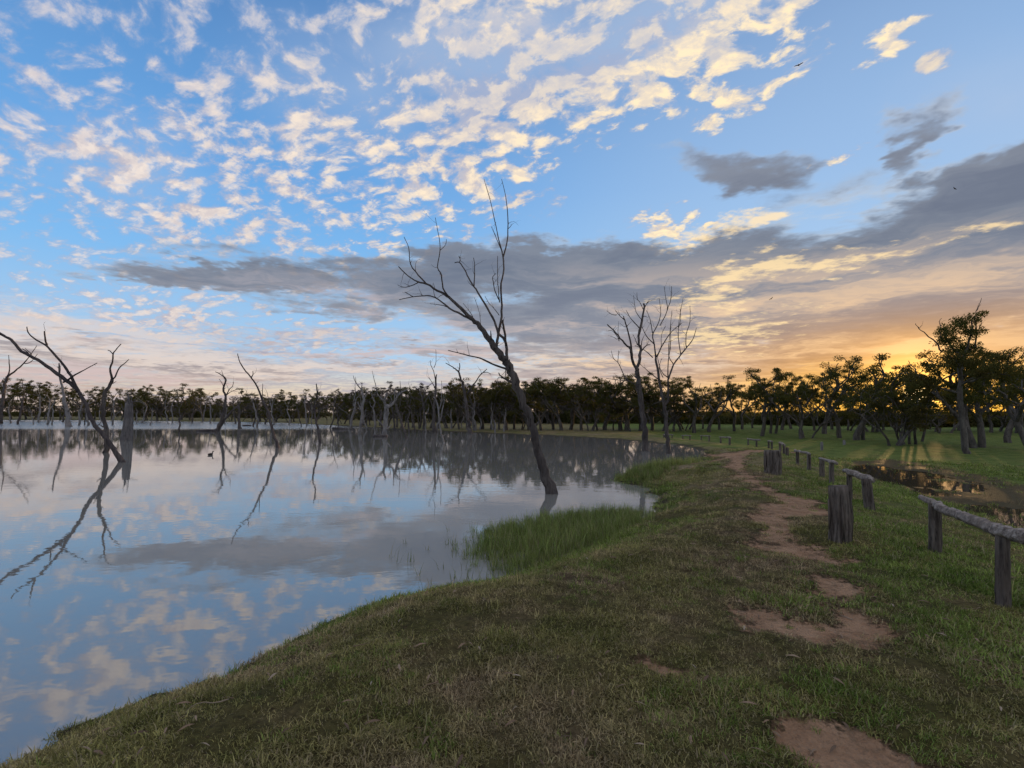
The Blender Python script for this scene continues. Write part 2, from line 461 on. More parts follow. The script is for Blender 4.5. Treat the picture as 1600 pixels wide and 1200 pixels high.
# bare earth: the path and worn patches (outlines on the ground)
DIRT_PX = [
    [(1140, 702), (1172, 702), (1168, 722), (1178, 742), (1212, 762), (1262, 778), (1296, 790), (1290, 806), (1240, 822), (1214, 838), (1190, 824), (1172, 806), (1196, 790), (1192, 774), (1160, 752), (1138, 730)],
    [(1160, 845), (1200, 846), (1260, 858), (1316, 878), (1290, 884), (1230, 868), (1170, 856)],
    [(1252, 886), (1290, 892), (1312, 916), (1336, 944), (1392, 972), (1424, 1002), (1372, 1018), (1310, 1010), (1240, 998), (1176, 986), (1136, 952), (1190, 948), (1262, 962), (1280, 940), (1258, 912)],
    [(1216, 1136), (1256, 1116), (1300, 1128), (1356, 1150), (1420, 1180), (1470, 1210), (1480, 1260), (1260, 1260), (1240, 1190)],
    [(1000, 1026), (1040, 1030), (1076, 1052), (1064, 1068), (1020, 1056)],
    [(1060, 722), (1090, 712), (1150, 700), (1170, 706), (1130, 714), (1096, 722)],
    [(1115, 640 + 58), (1180, 640 + 56), (1250, 690), (1260, 694), (1190, 702), (1120, 704)],
    [(860, 679.5), (960, 683), (1060, 689), (1120, 697), (1080, 700), (1000, 690), (880, 683)],
]
DIRT = [np.array([plane_pt(px, py, -0.03) for px, py in P]) for P in DIRT_PX]
_tp = [(1155, 702, 12), (1152, 728, 12), (1176, 752, 13), (1214, 778, 18), (1238, 800, 23), (1218, 834, 21), (1222, 852, 23), (1280, 876, 23), (1284, 900, 26), (1304, 940, 36), (1330, 984, 44)]
TRAIL = np.array([plane_pt(a - c, b, -0.03) for a, b, c in _tp] + [plane_pt(a + c, b, -0.03) for a, b, c in reversed(_tp)])
def dirt_w(x, y):
    w = np.zeros_like(x, float)
    n = (vnoise(x, y, 1.8, 3, 21) - 0.5); n2 = (vnoise(x, y, 7.0, 3, 22) - 0.5)
    for P, wt in [(p, 1.0) for p in DIRT] + [(TRAIL, 1.0)]:
        P = smooth_loop(P, 3)
        c = P.mean(0); rad = np.max(np.linalg.norm(P - c, axis=1)) + 2
        near = ((x - c[0]) ** 2 + (y - c[1]) ** 2) < rad * rad
        if near.any():
            k = np.clip(np.hypot(*c) / 6, 0.5, 1.3)
            d = poly_sdf(x[near], y[near], P)
            w[near] = np.maximum(w[near], wt * sst(-0.22 * k, 0.30 * k, d + (n[near] * 0.9 + n2[near] * 0.55) * k * 0.8))
    return w
def lush_w(x, y, fw, dw):
    """greener growth: by the fence, in the field, at the water's edge"""
    g = 0.85 * sst(0.15, 0.8, fw)
    g = np.maximum(g, 0.8 * sst(1.2, 0.15, dw) * (y > 5))
    xf = x - np.interp(y, FENCE_Y, FENCE_X)
    g = np.maximum(g, sst(-2.2, -0.6, xf) * 0.5)
    return np.clip(g + 1.3 * (vnoise(x, y, 0.7, 3, 31) - 0.5), 0, 1)

# ================================================================== materials of the land
def new_mat(name):
    m = bpy.data.materials.new(name); m.use_nodes = True
    return m, NT(m.node_tree)
def finish(w, bsdf):
    o = w.n('ShaderNodeOutputMaterial'); w.t.links.new(bsdf, o.inputs[0])
def principled(w, col, rough=0.8, spec=0.3, bump=None, bstr=0.5, bdist=0.02, **kw):
    p = w.n('ShaderNodeBsdfPrincipled')
    w.put(p.inputs['Base Color'], col); w.put(p.inputs['Roughness'], rough); w.put(p.inputs['Specular IOR Level'], spec)
    for k, v in kw.items(): w.put(p.inputs[k], v)
    if bump is not None:
        b = w.n('ShaderNodeBump'); b.inputs['Strength'].default_value = bstr; b.inputs['Distance'].default_value = bdist
        w.put(b.inputs['Height'], bump); w.t.links.new(b.outputs[0], p.inputs['Normal'])
    return p.outputs[0]
def attr(w, name):
    return w.n('ShaderNodeAttribute', attribute_name=name).outputs['Fac']

def grass_tone(w, pos, lush):
    """colour of the sward, the same for the ground and the blades that stand on it"""
    n1 = w.noise(pos, 0.55, 4.0, 0.6); n2 = w.noise(pos, 3.2, 4.0, 0.62); n3 = w.noise(w.v('ADD', pos, (7, 3, 0)), 1.4, 4.0, 0.6)
    dry = w.mix(w.ss(0.35, 0.65, n2), (0.165, 0.118, 0.074, 1), (0.330, 0.246, 0.148, 1))
    olive = w.mix(w.ss(0.3, 0.7, n3), (0.125, 0.122, 0.040, 1), (0.245, 0.218, 0.078, 1))
    green = w.mix(w.ss(0.3, 0.7, n3), (0.085, 0.125, 0.026, 1), (0.175, 0.215, 0.052, 1))
    c = w.mix(w.ss(0.41, 0.65, w.add(w.mul(n1, 0.6), w.mul(n3, 0.4))), olive, dry)
    return w.mix(w.ss(0.15, 0.75, w.add(lush, w.mul(w.sub(n1, 0.5), 0.6))), c, green)

def ground_mat():
    m, w = new_mat('earth_and_sward')
    pos = w.n('ShaderNodeNewGeometry').outputs['Position']
    dirt, lush, mud = attr(w, 'dirt'), attr(w, 'lush'), attr(w, 'mud')
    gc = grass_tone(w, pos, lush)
    fine = w.noise(pos, 22.0, 5.0, 0.7)
    gc = w.mix(w.ss(0.32, 0.66, fine), w.mix(1.0, gc, w.mix(w.ss(20.0, 8.0, w.v('LENGTH', pos)), (0.78, 0.78, 0.76, 1), (0.30, 0.28, 0.27, 1)), 'MULTIPLY'), w.mix(w.ss(18.0, 7.0, w.v('LENGTH', pos)), gc, w.mix(1.0, gc, (0.62, 0.58, 0.55, 1), 'MULTIPLY')))  # near ground painted darker as shade between the blades, easing off with distance
    n = w.noise(pos, 3.0, 6.0, 0.65); n2 = w.noise(pos, 30.0, 4.0, 0.7)
    dc = w.mix(w.ss(0.3, 0.7, n), (0.320, 0.184, 0.104, 1), (0.480, 0.298, 0.178, 1))
    dc = w.mix(w.mul(w.ss(0.5, 0.75, n2), 0.35), dc, (0.20, 0.11, 0.066, 1))
    dc = w.mix(w.mul(w.ss(0.52, 0.62, w.noise(w.v('ADD', pos, (3, 9, 0)), 7.0, 6.0, 0.7)), 0.55), dc, (0.17, 0.115, 0.07, 1))
    df = w.ss(0.20, 0.62, w.add(dirt, w.mul(w.sub(w.noise(pos, 13.0, 6.0, 0.75), 0.5), 2.3)))
    c = w.mix(df, gc, dc)
    mf = w.ss(0.3, 0.7, w.add(mud, w.mul(w.sub(w.noise(pos, 5.0, 5.0, 0.7), 0.5), 0.8)))
    c = w.mix(w.mul(mf, 0.85), c, w.mix(n, (0.050, 0.032, 0.020, 1), (0.120, 0.078, 0.046, 1)))
    z = w.xyz(pos)[2]
    wet = w.ss(0.35, 0.75, w.add(attr(w, 'wet'), w.mul(w.sub(n, 0.5), 0.9)))
    c = w.mix(w.mul(wet, 0.9), c, (0.060, 0.046, 0.033, 1))
    rough = w.lin(0, 1, w.m('MAXIMUM', mf, 0.0), 0.92, 0.80)
    h = w.add(w.mul(w.noise(pos, 9.0, 6.0, 0.72), 1.0), w.mul(fine, 0.6))
    foot = w.ss(0.10, 0.32, w.voro(w.v('MULTIPLY', pos, (1.0, 0.6, 1)), 4.5))
    hd = w.mul(df, w.add(w.add(w.mul(n, 2.0), w.mul(foot, 0.9)), w.mul(w.voro(pos, 34.0), 0.5)))
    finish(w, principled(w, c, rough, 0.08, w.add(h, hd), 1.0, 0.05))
    return m

def water_mat(name, silt, ripple=1.0, ior=1.5):
    m, w = new_mat(name)
    pos = w.n('ShaderNodeNewGeometry').outputs['Position']
    p1 = w.v('MULTIPLY', pos, (0.55, 1.0, 1.0))
    a = w.noise(p1, 2.2, 3.0, 0.55); b = w.noise(w.v('MULTIPLY', pos, (0.8, 1.0, 1)), 7.5, 2.0, 0.5)
    patch = w.ss(0.42, 0.62, w.noise(w.v('MULTIPLY', pos, (0.4, 1, 1)), 0.12, 3.0, 0.55))
    xy = w.xyz(pos)
    ruf = w.mul(w.ss(62.0, 80.0, xy[1]), w.ss(-12.0, -34.0, xy[0]))              # a breeze ruffles the far left of the lake
    h = w.add(w.mul(a, w.add(0.55, w.mul(patch, 0.6))), w.mul(b, w.add(0.10, w.mul(patch, 0.20))))
    h = w.mul(h, w.add(1.0, w.mul(ruf, 6.0)))
    tone = w.mix(w.noise(pos, 0.25, 3.0, 0.6), silt, tuple(c * 1.18 for c in silt[:3]) + (1,))
    finish(w, principled(w, tone, w.add(0.015, w.mul(ruf, 0.20)), 0.5, h, 0.05 * ripple, 0.05, IOR=ior))
    return m

# ================================================================== ground sheet
def build_ground():
    front = np.radians(np.arange(-64, 64.01, 0.36)); back = np.radians(np.arange(68, 292.1, 4.0))
    ang = np.concatenate([front, back]); na = len(ang)
    rad = [0.35]
    while rad[-1] < 4200: rad.append(rad[-1] * (1.0205 if rad[-1] < 120 else 1.06))
    rad = np.array(rad); nr = len(rad)
    R, A = np.meshgrid(rad, ang, indexing='ij')
    x, y = (R * np.sin(A)).ravel(), (R * np.cos(A)).ravel()
    z, dw, fw, mw = height(x, y, True)
    dw_dirt = dirt_w(x, y)
    near = np.hypot(x, y) < 40
    z = z - dw_dirt * 0.035 * near + (vnoise(x, y, 6.0, 3, 44) - 0.5) * 0.06 * near * (dw > 0.1) * (1 - 0.6 * dw_dirt)
    V = np.stack([x, y, z], 1); V = np.vstack([V, [[0, 0, hz(0, 0)]]])
    i = np.arange(nr - 1)[:, None]; j = np.arange(na)[None, :]
    j2 = (j + 1) % na
    F = np.stack([i * na + j, (i + 1) * na + j, (i + 1) * na + j2, i * na + j2], -1).reshape(-1, 4)
    F = F[:, ::-1]
    me = mesh_np('ground', V, F)
    ap = lambda a: np.append(a, 0)
    fattr(me, 'dirt', ap(dw_dirt)); fattr(me, 'lush', ap(lush_w(x, y, fw, dw))); fattr(me, 'mud', ap(mw * (dw > 0))); fattr(me, 'wet', ap(sst(0.30, 0.06, dw / np.clip(np.hypot(x, y) / 8, 1, 8))))
    o = obj('ground', me, ground_mat()); o['kind'] = 'structure'
build_ground()

def sheet(name, pts, z, mat):
    me = mesh(name, [(a, b, z) for a, b in pts], [list(range(len(pts)))], False)
    o = obj(name, me, mat); o['kind'] = 'structure'; return o
def outset(P, k):
    n = np.roll(P, -1, 0) - np.roll(P, 1, 0)
    n = np.stack([n[:, 1], -n[:, 0]], 1); n /= np.linalg.norm(n, axis=1)[:, None]
    area = np.sum(P[:, 0] * np.roll(P[:, 1], -1) - np.roll(P[:, 0], -1) * P[:, 1])
    return P + n * (1 if area > 0 else -1) * np.array(k)[:, None]
_k = np.interp(np.linalg.norm(SHORE, axis=1), [3, 20, 60, 200], [0.6, 0.9, 3, 9])
sheet('lake_water', outset(SHORE, _k), WATER_Z, water_mat('lake_surface', (0.205, 0.200, 0.176, 1), 1.0, 2.1))
_mx = MUD[:, 0]; _my = MUD[:, 1]
sheet('puddle_water', [(_mx.min() - 1, _my.min() - 1), (_mx.max() + 2, _my.min() - 1), (_mx.max() + 2, _my.max() + 2), (_mx.min() - 1, _my.max() + 2)],
      PUDDLE_Z, water_mat('puddle_surface', (0.05, 0.04, 0.03, 1), 1.0))

# ================================================================== wood and bark
def bark_mat(name, c0, c1, c2, sx=9.0, bump=0.03, streak=0.12):
    m, w = new_mat(name)
    tc = w.n('ShaderNodeNewGeometry').outputs['Position']
    n = w.noise(w.v('MULTIPLY', tc, (1, 1, streak)), sx, 6.0, 0.68)
    n2 = w.noise(tc, 1.2, 4.0, 0.6)
    n3 = w.noise(w.v('MULTIPLY', tc, (1, 1, streak * 1.5)), sx * 3, 4.0, 0.7)
    c = w.mix(w.ss(0.35, 0.65, n), c0, c1)
    c = w.mix(w.mul(w.ss(0.45, 0.7, n2), 0.7), c, c2)
    c = w.mix(w.ss(0.52, 0.68, n3), c, w.mix(1.0, c, (0.35, 0.34, 0.34, 1), 'MULTIPLY'))
    finish(w, principled(w, c, 0.85, 0.2, w.add(n, w.mul(n3, 0.6)), 0.9, bump))
    return m
M_DEAD = bark_mat('weathered_dead_wood', (0.072, 0.058, 0.051, 1), (0.135, 0.113, 0.100, 1), (0.046, 0.037, 0.034, 1))
M_PALE = bark_mat('pale_dead_wood', (0.170, 0.150, 0.138, 1), (0.290, 0.265, 0.245, 1), (0.120, 0.102, 0.094, 1))
M_STUMP = bark_mat('grey_stump_wood', (0.110, 0.096, 0.090, 1), (0.200, 0.180, 0.168, 1), (0.085, 0.072, 0.068, 1))
M_DARK = bark_mat('dark_dead_wood', (0.060, 0.048, 0.046, 1), (0.120, 0.098, 0.088, 1), (0.042, 0.034, 0.034, 1))
M_GUM = bark_mat('gum_bark', (0.080, 0.066, 0.054, 1), (0.150, 0.130, 0.108, 1), (0.055, 0.044, 0.036, 1), 6.0)
M_POST = bark_mat('old_fence_timber', (0.048, 0.036, 0.029, 1), (0.250, 0.205, 0.168, 1), (0.115, 0.088, 0.070, 1), 18.0, 0.05, 0.07)
M_RAIL = bark_mat('grey_rail_timber', (0.130, 0.100, 0.080, 1), (0.430, 0.365, 0.310, 1), (0.210, 0.165, 0.132, 1), 14.0, 0.02, 1.0)

def catmull(P, n):
    P = np.asarray(P, float); N = len(P); out = []
    for i in range(N - 1):
        p0, p1, p2, p3 = P[max(i - 1, 0)], P[i], P[i + 1], P[min(i + 2, N - 1)]
        for k in range(n):
            t = k / n
            out.append(0.5 * (2 * p1 + (-p0 + p2) * t + (2 * p0 - 5 * p1 + 4 * p2 - p3) * t * t + (-p0 + 3 * p1 - 3 * p2 + p3) * t ** 3))
    out.append(P[-1]); return np.array(out)

class Tubes:
    """collects tapered tubes into one mesh"""
    def __init__(self): self.v, self.f, self.n = [], [], 0
    def tube(self, pts, radii, sides=8, rough=0.0, seed=0, cap=True, lobes=0.0, groove=0.0):
        P = np.asarray(pts, float); Rr = np.asarray(radii, float); n = len(P)
        T = np.gradient(P, axis=0); T /= np.linalg.norm(T, axis=1)[:, None] + 1e-9
        ref = np.array([0.0, 1.0, 0.0]) if abs(T[0][1]) < 0.85 else np.array([1.0, 0, 0])
        r = np.random.default_rng(seed + 1)
        ph = r.uniform(0, 6.28, 4)
        th = np.linspace(0, 2 * np.pi, sides, endpoint=False)
        U = np.cross(T, ref); U /= np.linalg.norm(U, axis=1)[:, None] + 1e-9
        W = np.cross(T, U)
        prof = 1 + lobes * (np.sin(2 * th + ph[0]) * 0.5 + np.sin(3 * th + ph[1]) * 0.35 + np.sin(5 * th + ph[2]) * 0.3)
        if groove: prof = prof * (1 - groove * r.random(sides) ** 2.5)             # long drying cracks
        j = 1 + rough * r.standard_normal((n, sides))
        rad = Rr[:, None] * prof[None, :] * j
        V = P[:, None, :] + rad[..., None] * (np.cos(th)[None, :, None] * U[:, None, :] + np.sin(th)[None, :, None] * W[:, None, :])
        b = self.n
        self.v.append(V.reshape(-1, 3))
        for i in range(n - 1):
            for k in range(sides):
                k2 = (k + 1) % sides
                self.f.append((b + i * sides + k, b + i * sides + k2, b + (i + 1) * sides + k2, b + (i + 1) * sides + k))
        self.n += n * sides
        if cap:
            self.f.append(tuple(b + (n - 1) * sides + k for k in range(sides)))
            self.f.append(tuple(b + sides - 1 - k for k in range(sides)))
    def verts(self): return np.vstack(self.v)
    def mesh(self, name, origin=(0, 0, 0), smooth=True):
        me = mesh(name, self.verts() - np.array(origin), self.f, smooth)
        bm = bmesh.new(); bm.from_mesh(me); bmesh.ops.recalc_face_normals(bm, faces=bm.faces); bm.to_mesh(me); bm.free()
        return me

def at_depth(px, py, depth):
    """the point a photograph pixel shows at a given distance ahead"""
    d = ray(px, py); t = depth / d[1]
    return np.array([d[0] * t, depth, CAM_Z + d[2] * t])

def twig(tb, p, d, length, rad, r, seed):
    n = 4; pts = [np.array(p)]; dd = np.array(d, float)
    for k in range(n):
        dd = dd + r.standard_normal(3) * 0.28 + np.array([0, 0, 0.08]); dd /= np.linalg.norm(dd)
        pts.append(pts[-1] + dd * length / n)
    tb.tube(pts, np.linspace(rad, rad * 0.3, n + 1), 4, 0, seed, cap=False)

def traced_tree(name, base, lines, label, mat, group=None, seed=0, twigs=2, flare=1.35, sub=3, spread=0.5, sides=10):
    """a tree standing at `base` (pixel of its foot); lines: [(pixel x, y, width)...], the first is the trunk.
    Limbs lean towards or away from the viewer as they grow."""
    r = np.random.default_rng(seed)
    bx, by = base
    b = plane_pt(bx, by, WATER_Z); depth = b[1]
    root = empty(name, (b[0], depth, WATER_Z))
    tag(root, label, 'dead tree', group)
    org = np.array([b[0], depth, WATER_Z])
    placed = []
    for li, line in enumerate(lines):
        L = np.array(line, float)
        if L.shape[1] == 2:
            w0, w1 = line[0][2] if len(line[0]) > 2 else 4, 1
        # depth where this limb leaves one already built
        d0 = depth
        if placed:
            q = min(placed, key=lambda s: (s[0] - L[0, 0]) ** 2 + (s[1] - L[0, 1]) ** 2); d0 = q[2]
        ln = np.concatenate([[0], np.cumsum(np.hypot(np.diff(L[:, 0]), np.diff(L[:, 1])))]) * depth / FPX
        slope = 0.12 * r.uniform(-1, 1) if li == 0 else r.uniform(-1, 1) * spread
        dep = d0 + slope * ln
        S = catmull(np.column_stack([L, dep]), sub)
        if li == 0: S = np.vstack([S[0] + (S[0] - S[1]) * np.array([0.6, 0.6, 0, 0]) + np.array([0, 6.0, 0, 0]), S])  # foot below the water
        pts = np.array([at_depth(s[0], s[1], s[3]) for s in S])
        rad = S[:, 2] * 0.86 / 2 * S[:, 3] / FPX
        wob = rad[:, None] * 0.22 * r.standard_normal((len(pts), 3)); wob[0] = 0; pts += wob
        if li == 0: rad[:3] *= np.linspace(flare, 1.1, 3)
        rad = np.maximum(rad, 0.0062 * depth / 14)
        tb = Tubes()
        tb.tube(pts, rad, sides if li == 0 else max(6, sides - 3), 0.075, seed * 31 + li, lobes=0.14 if li == 0 else 0.07, groove=0.22 if li == 0 else 0.1)
        if li == 0:                                                          # snapped-off stubs
            for k in range(6):
                i = r.integers(len(pts) // 4, len(pts) - 2); a = r.uniform(0, 6.28); q = np.array([math.cos(a), math.sin(a), r.uniform(.2, .9)])
                tb.tube([pts[i], pts[i] + q * rad[i] * 1.5, pts[i] + q * rad[i] * r.uniform(1.9, 3.4) + np.array([0, 0, rad[i] * .5])], [rad[i] * .40, rad[i] * .28, rad[i] * .12], 6, 0.12, k)
        for s in S: placed.append((s[0], s[1], s[3]))
        if li > 0:
            for k in range(twigs):
                i = r.integers(len(pts) // 3, len(pts) - 1)
                dv = pts[i] - pts[i - 1]; dv /= np.linalg.norm(dv) + 1e-9
                twig(tb, pts[i], dv + r.standard_normal(3) * 0.8, r.uniform(0.12, 0.55) * depth / 16, rad[i] * 0.45, r, k)
        obj('trunk' if li == 0 else 'branch', tb.mesh('trunk' if li == 0 else 'branch', org), mat, root)
    return root

def Z(ox, oy, pts, w0, w1, s=4.0):
    """points read off an enlargement (offset, factor) with widths from w0 to w1 (photograph pixels)"""
    n = len(pts)
    return [(ox + x / s, oy + y / s, w0 + (w1 - w0) * (i / (n - 1)) ** 0.8) for i, (x, y) in enumerate(pts)]
z1 = lambda p, a, b: Z(0, 480, p, a, b)
z2 = lambda p, a, b: Z(320, 520, p, a, b)
z3 = lambda p, a, b: Z(600, 280, p, a, b)
z4 = lambda p, a, b: Z(640, 520, p, a, b)
z5 = lambda p, a, b: Z(900, 440, p, a, b)
G_DEAD = 'dead trees standing in the lake'

# --- the big leaning tree in the middle
traced_tree('dead_tree', (863, 771), [
    [(863, 770, 19), (852, 745, 17), (845, 722, 15.5), (838, 695, 14), (832, 667, 13), (825, 647, 13), (815, 622, 13.5), (805, 597, 14), (795, 572, 14), (784, 557, 13), (772, 542, 11.5), (755, 517, 9.5), (741, 502, 8)],
    z3([(565, 890), (500, 825), (440, 770), (390, 725), (330, 695), (265, 655), (210, 640), (150, 605), (90, 545)], 7, 1.6),
    z3([(560, 885), (540, 875), (480, 845), (420, 815), (380, 780), (320, 740), (270, 728), (180, 735), (95, 752)], 5.5, 1.4),
    z3([(180, 735), (160, 722), (130, 705)], 2.2, 1), z3([(400, 800), (350, 785), (285, 778)], 2, .8),
    z3([(265, 655), (215, 600), (165, 530), (155, 430), (125, 360)], 3.2, 1), z3([(215, 645), (165, 668), (120, 675), (85, 660)], 2.2, .9),
    z3([(400, 730), (370, 680), (360, 600), (335, 550), (350, 450), (345, 370), (320, 240)], 3.4, .9), z3([(350, 445), (385, 410), (390, 375)], 1.2, .7),
    z3([(770, 1130), (765, 1060), (755, 1010), (715, 960), (690, 890), (650, 810), (600, 730), (560, 670), (530, 620), (500, 560), (470, 520), (440, 522)], 6, 1.5),
    z3([(472, 520), (476, 500), (468, 480)], 1.8, 1.2), z3([(563, 675), (565, 600), (566, 540), (560, 490)], 2.4, 1.1),
    z3([(700, 1060), (708, 1010), (715, 950), (735, 860), (735, 760), (730, 680), (745, 590), (745, 500), (735, 440), (715, 370), (690, 250), (660, 120), (625, 0)], 6, 0.9),
    z3([(745, 485), (770, 390), (775, 280), (770, 180), (755, 80), (735, 0)], 3.0, .9), z3([(776, 310), (790, 296), (800, 280)], 1.3, .8),
    z3([(740, 455), (715, 400), (690, 340), (670, 295)], 2.0, .8), z3([(765, 1040), (750, 940), (742, 880)], 5, 3.4),
    z3([(722, 770), (716, 700), (710, 620), (710, 480)], 2.0, .9), z3([(722, 760), (695, 700), (682, 640), (680, 610), (700, 590)], 2.2, 1),
    z3([(720, 850), (690, 810), (660, 780), (630, 730)], 1.5, .8), z3([(555, 860), (530, 820), (495, 775)], 1.4, .7), z3([(605, 910), (595, 830), (565, 740)], 1.0, .6),
    z4([(615, 240), (600, 225), (520, 195), (440, 160), (340, 135), (240, 108)], 5, 1.4), z4([(600, 228), (600, 245), (598, 268)], 2.2, 1.2),
    z4([(665, 335), (640, 312), (600, 290), (570, 270), (556, 248)], 7, 1.5), z4([(560, 110), (545, 80), (560, 60)], 3, 1.2)],
    'tall leaning grey dead tree at centre with many bare branches, nearest in the lake', M_DEAD, G_DEAD, 3, twigs=3, spread=0.55, sides=14)

# --- the left leaning tree and its neighbours
traced_tree('dead_tree', (190, 722), [
    z1([(760, 968), (710, 880), (640, 790), (580, 710), (540, 610), (490, 520), (440, 430), (400, 365), (330, 280), (290, 240), (230, 205), (180, 165), (168, 122)], 9.5, 1.6),
    z1([(490, 525), (430, 470), (360, 415), (290, 365), (210, 315), (130, 275), (80, 215), (40, 185), (-20, 155), (-80, 130)], 7.5, 4.0),
    z1([(292, 240), (284, 200), (276, 150)], 3.4, 2.2), z1([(395, 470), (450, 435), (500, 405), (540, 385), (608, 348)], 3.6, 1.2),
    z1([(180, 300), (165, 275), (140, 260)], 2.6, 1.4), z1([(372, 420), (375, 380), (368, 350)], 2.2, 1.4)],
    'dark dead tree leaning far left over the water, forked into two long limbs', M_DARK, G_DEAD, 5, twigs=1, spread=0.4)
traced_tree('dead_tree', (166, 707), [
    z1([(665, 908), (664, 840), (668, 780), (650, 690), (648, 600), (655, 545), (680, 500), (700, 450)], 9, 5.5),
    z1([(700, 450), (690, 380), (705, 330), (708, 290), (730, 260), (755, 230)], 4, 1.4), z1([(706, 292), (690, 276), (674, 268)], 2, 1.2),
    z1([(700, 455), (720, 430), (745, 380), (780, 350), (805, 325)], 3.4, 1.2)],
    'slender grey dead tree with a Y-shaped top just left of the thick stump', M_DEAD, G_DEAD, 8, twigs=0)
traced_tree('dead_tree', (107, 667), [
    z1([(430, 752), (424, 690), (418, 640), (405, 590), (398, 540), (390, 490), (372, 430), (370, 350)], 9, 1.8),
    z1([(385, 480), (380, 455), (400, 440)], 2.4, 1.2), z1([(372, 400), (360, 370)], 1.6, .9)],
    'straight grey dead trunk standing behind the far left leaning dead tree', M_PALE, G_DEAD, 9, twigs=1)
traced_tree('dead_tree', (4, 662), [
    z1([(0, 700), (10, 640), (22, 560), (30, 480), (45, 435)], 7, 4.5),
    z1([(45, 435), (60, 400), (58, 350), (54, 300)], 2.8, 1), z1([(45, 435), (110, 385), (150, 350), (190, 300), (230, 240)], 3.4, 1), z1([(150, 350), (190, 345), (235, 292)], 2, .9)],
    'forked dead tree at the left edge before the far tree line', M_DEAD, G_DEAD, 10, twigs=1)

def broken_stump(base, wpx, toppx, label, mat, seed):
    b = plane_pt(*base, WATER_Z); depth = b[1]; k = depth / FPX
    h = (base[1] - toppx) * k; r0 = wpx * k / 2
    org = np.array([b[0], depth, WATER_Z]); root = empty('dead_stump', org); tag(root, label, 'dead stump', G_DEAD)
    r = np.random.default_rng(seed); tb = Tubes()
    n = 14; t = np.linspace(-0.12, 1, n)
    pts = np.column_stack([b[0] + 0.10 * h * 0.3 * np.sin(t * 2.4), np.full(n, depth), WATER_Z + t * h])
    tb.tube(pts, r0 * (1.0 - 0.42 * np.clip(t, 0, 1) ** 0.8), 16, 0.03, seed, lobes=0.08)
    obj('trunk', tb.mesh('trunk', org), mat, root)
    for i in range(5):                                                      # splintered top
        tb = Tubes(); a = i * 1.26 + 0.3; rr = r0 * 0.36
        p = pts[-1] + np.array([math.cos(a) * rr, math.sin(a) * rr, -0.15 * r0])
        L = h * (0.26 if i == 2 else r.uniform(0.03, 0.12))
        tb.tube([p, p + np.array([r.uniform(-.1, .1) * L, 0, L * 0.6]), p + np.array([r.uniform(-.25, .05) * L, r.uniform(-.2, .2) * L, L])], [r0 * 0.28, r0 * 0.17, r0 * 0.03], 7, 0.1, i)
        obj('splinter', tb.mesh('splinter', org), mat, root)
    for i in range(4):                                                      # a few dead sprigs behind the top
        tb = Tubes()
        twig(tb, pts[-1], (r.uniform(-.3, 1.2), r.uniform(-.5, .5), 0.8), h * r.uniform(0.3, 0.45), r0 * 0.10, r, i)
        obj('branch', tb.mesh('branch', org), mat, root)
broken_stump((198, 688), 17, 630, 'thick broken grey stump with a splintered top, standing in the lake at left', M_STUMP, 4)

traced_tree('dead_tree', (339, 675), [
    z2([(75, 618), (90, 580), (112, 530), (125, 480), (130, 400), (115, 350), (130, 290), (100, 260), (65, 243)], 8, 1.2),
    z2([(80, 610), (110, 560), (150, 510), (210, 450)], 6, 2.4), z2([(128, 400), (150, 360), (172, 335), (180, 308)], 2.2, .8),
    z2([(130, 395), (160, 370), (210, 350)], 1.8, .7), z2([(128, 295), (118, 275), (105, 235)], 1.6, .7), z2([(120, 345), (105, 310), (90, 290)], 1.4, .7)],
    'slanting dead tree with forked trunk and curling top, right of the thick stump', M_DEAD, G_DEAD, 12, twigs=2)
traced_tree('dead_tree', (374, 670), [z2([(216, 602), (214, 560), (213, 500), (213, 455)], 5.5, 3.5), z2([(213, 460), (205, 430), (190, 400)], 2, .8), z2([(214, 455), (225, 420), (222, 395)], 2, .8)],
    'short upright dead trunk beside the slanting forked dead tree', M_DEAD, G_DEAD, 13, twigs=1)
traced_tree('dead_tree', (434, 700), [
    z2([(455, 720), (440, 670), (425, 620), (410, 560), (395, 490), (362, 430), (330, 340), (290, 280), (240, 220), (215, 170), (205, 130)], 6.5, 1.3),
    z2([(290, 280), (300, 262), (301, 238)], 2.4, 1.2), z2([(358, 420), (360, 380), (362, 318)], 2.2, .9)],
    'thin dark dead tree leaning left, its bent tip high above the tree line', M_DARK, G_DEAD, 14, twigs=1, sides=8)
traced_tree('dead_tree', (500, 692), [
    z2([(720, 690), (712, 630), (700, 570), (690, 520), (685, 460), (700, 410), (702, 370), (695, 318)], 4.4, 1.6), z2([(690, 470), (670, 450), (640, 440)], 2, .8), z2([(702, 380), (708, 360), (706, 340)], 1.4, .9)],
    'thin crooked dead pole standing alone in the middle of the lake', M_DARK, G_DEAD, 15, twigs=1, sides=7)
traced_tree('dead_tree', (601, 681), [
    z2([(1125, 645), (1126, 590), (1130, 530), (1136, 480), (1142, 455)], 9.5, 8),
    z2([(1138, 470), (1120, 430), (1130, 400), (1140, 378)], 6, 3.0), z2([(1122, 430), (1085, 390), (1066, 320), (1046, 238)], 2.6, .8),
    z2([(1140, 465), (1165, 450), (1190, 420), (1215, 380), (1262, 356)], 6.5, 2.0), z2([(1185, 425), (1186, 380), (1190, 343)], 2.6, 1.4),
    z2([(1120, 425), (1100, 400), (1080, 395)], 2.6, 1.4), z2([(1150, 455), (1170, 420), (1150, 390)], 2.2, 1.0)],
    'stout pale dead tree with thick stubby hooked limbs, mid lake', M_PALE, G_DEAD, 16, twigs=1)
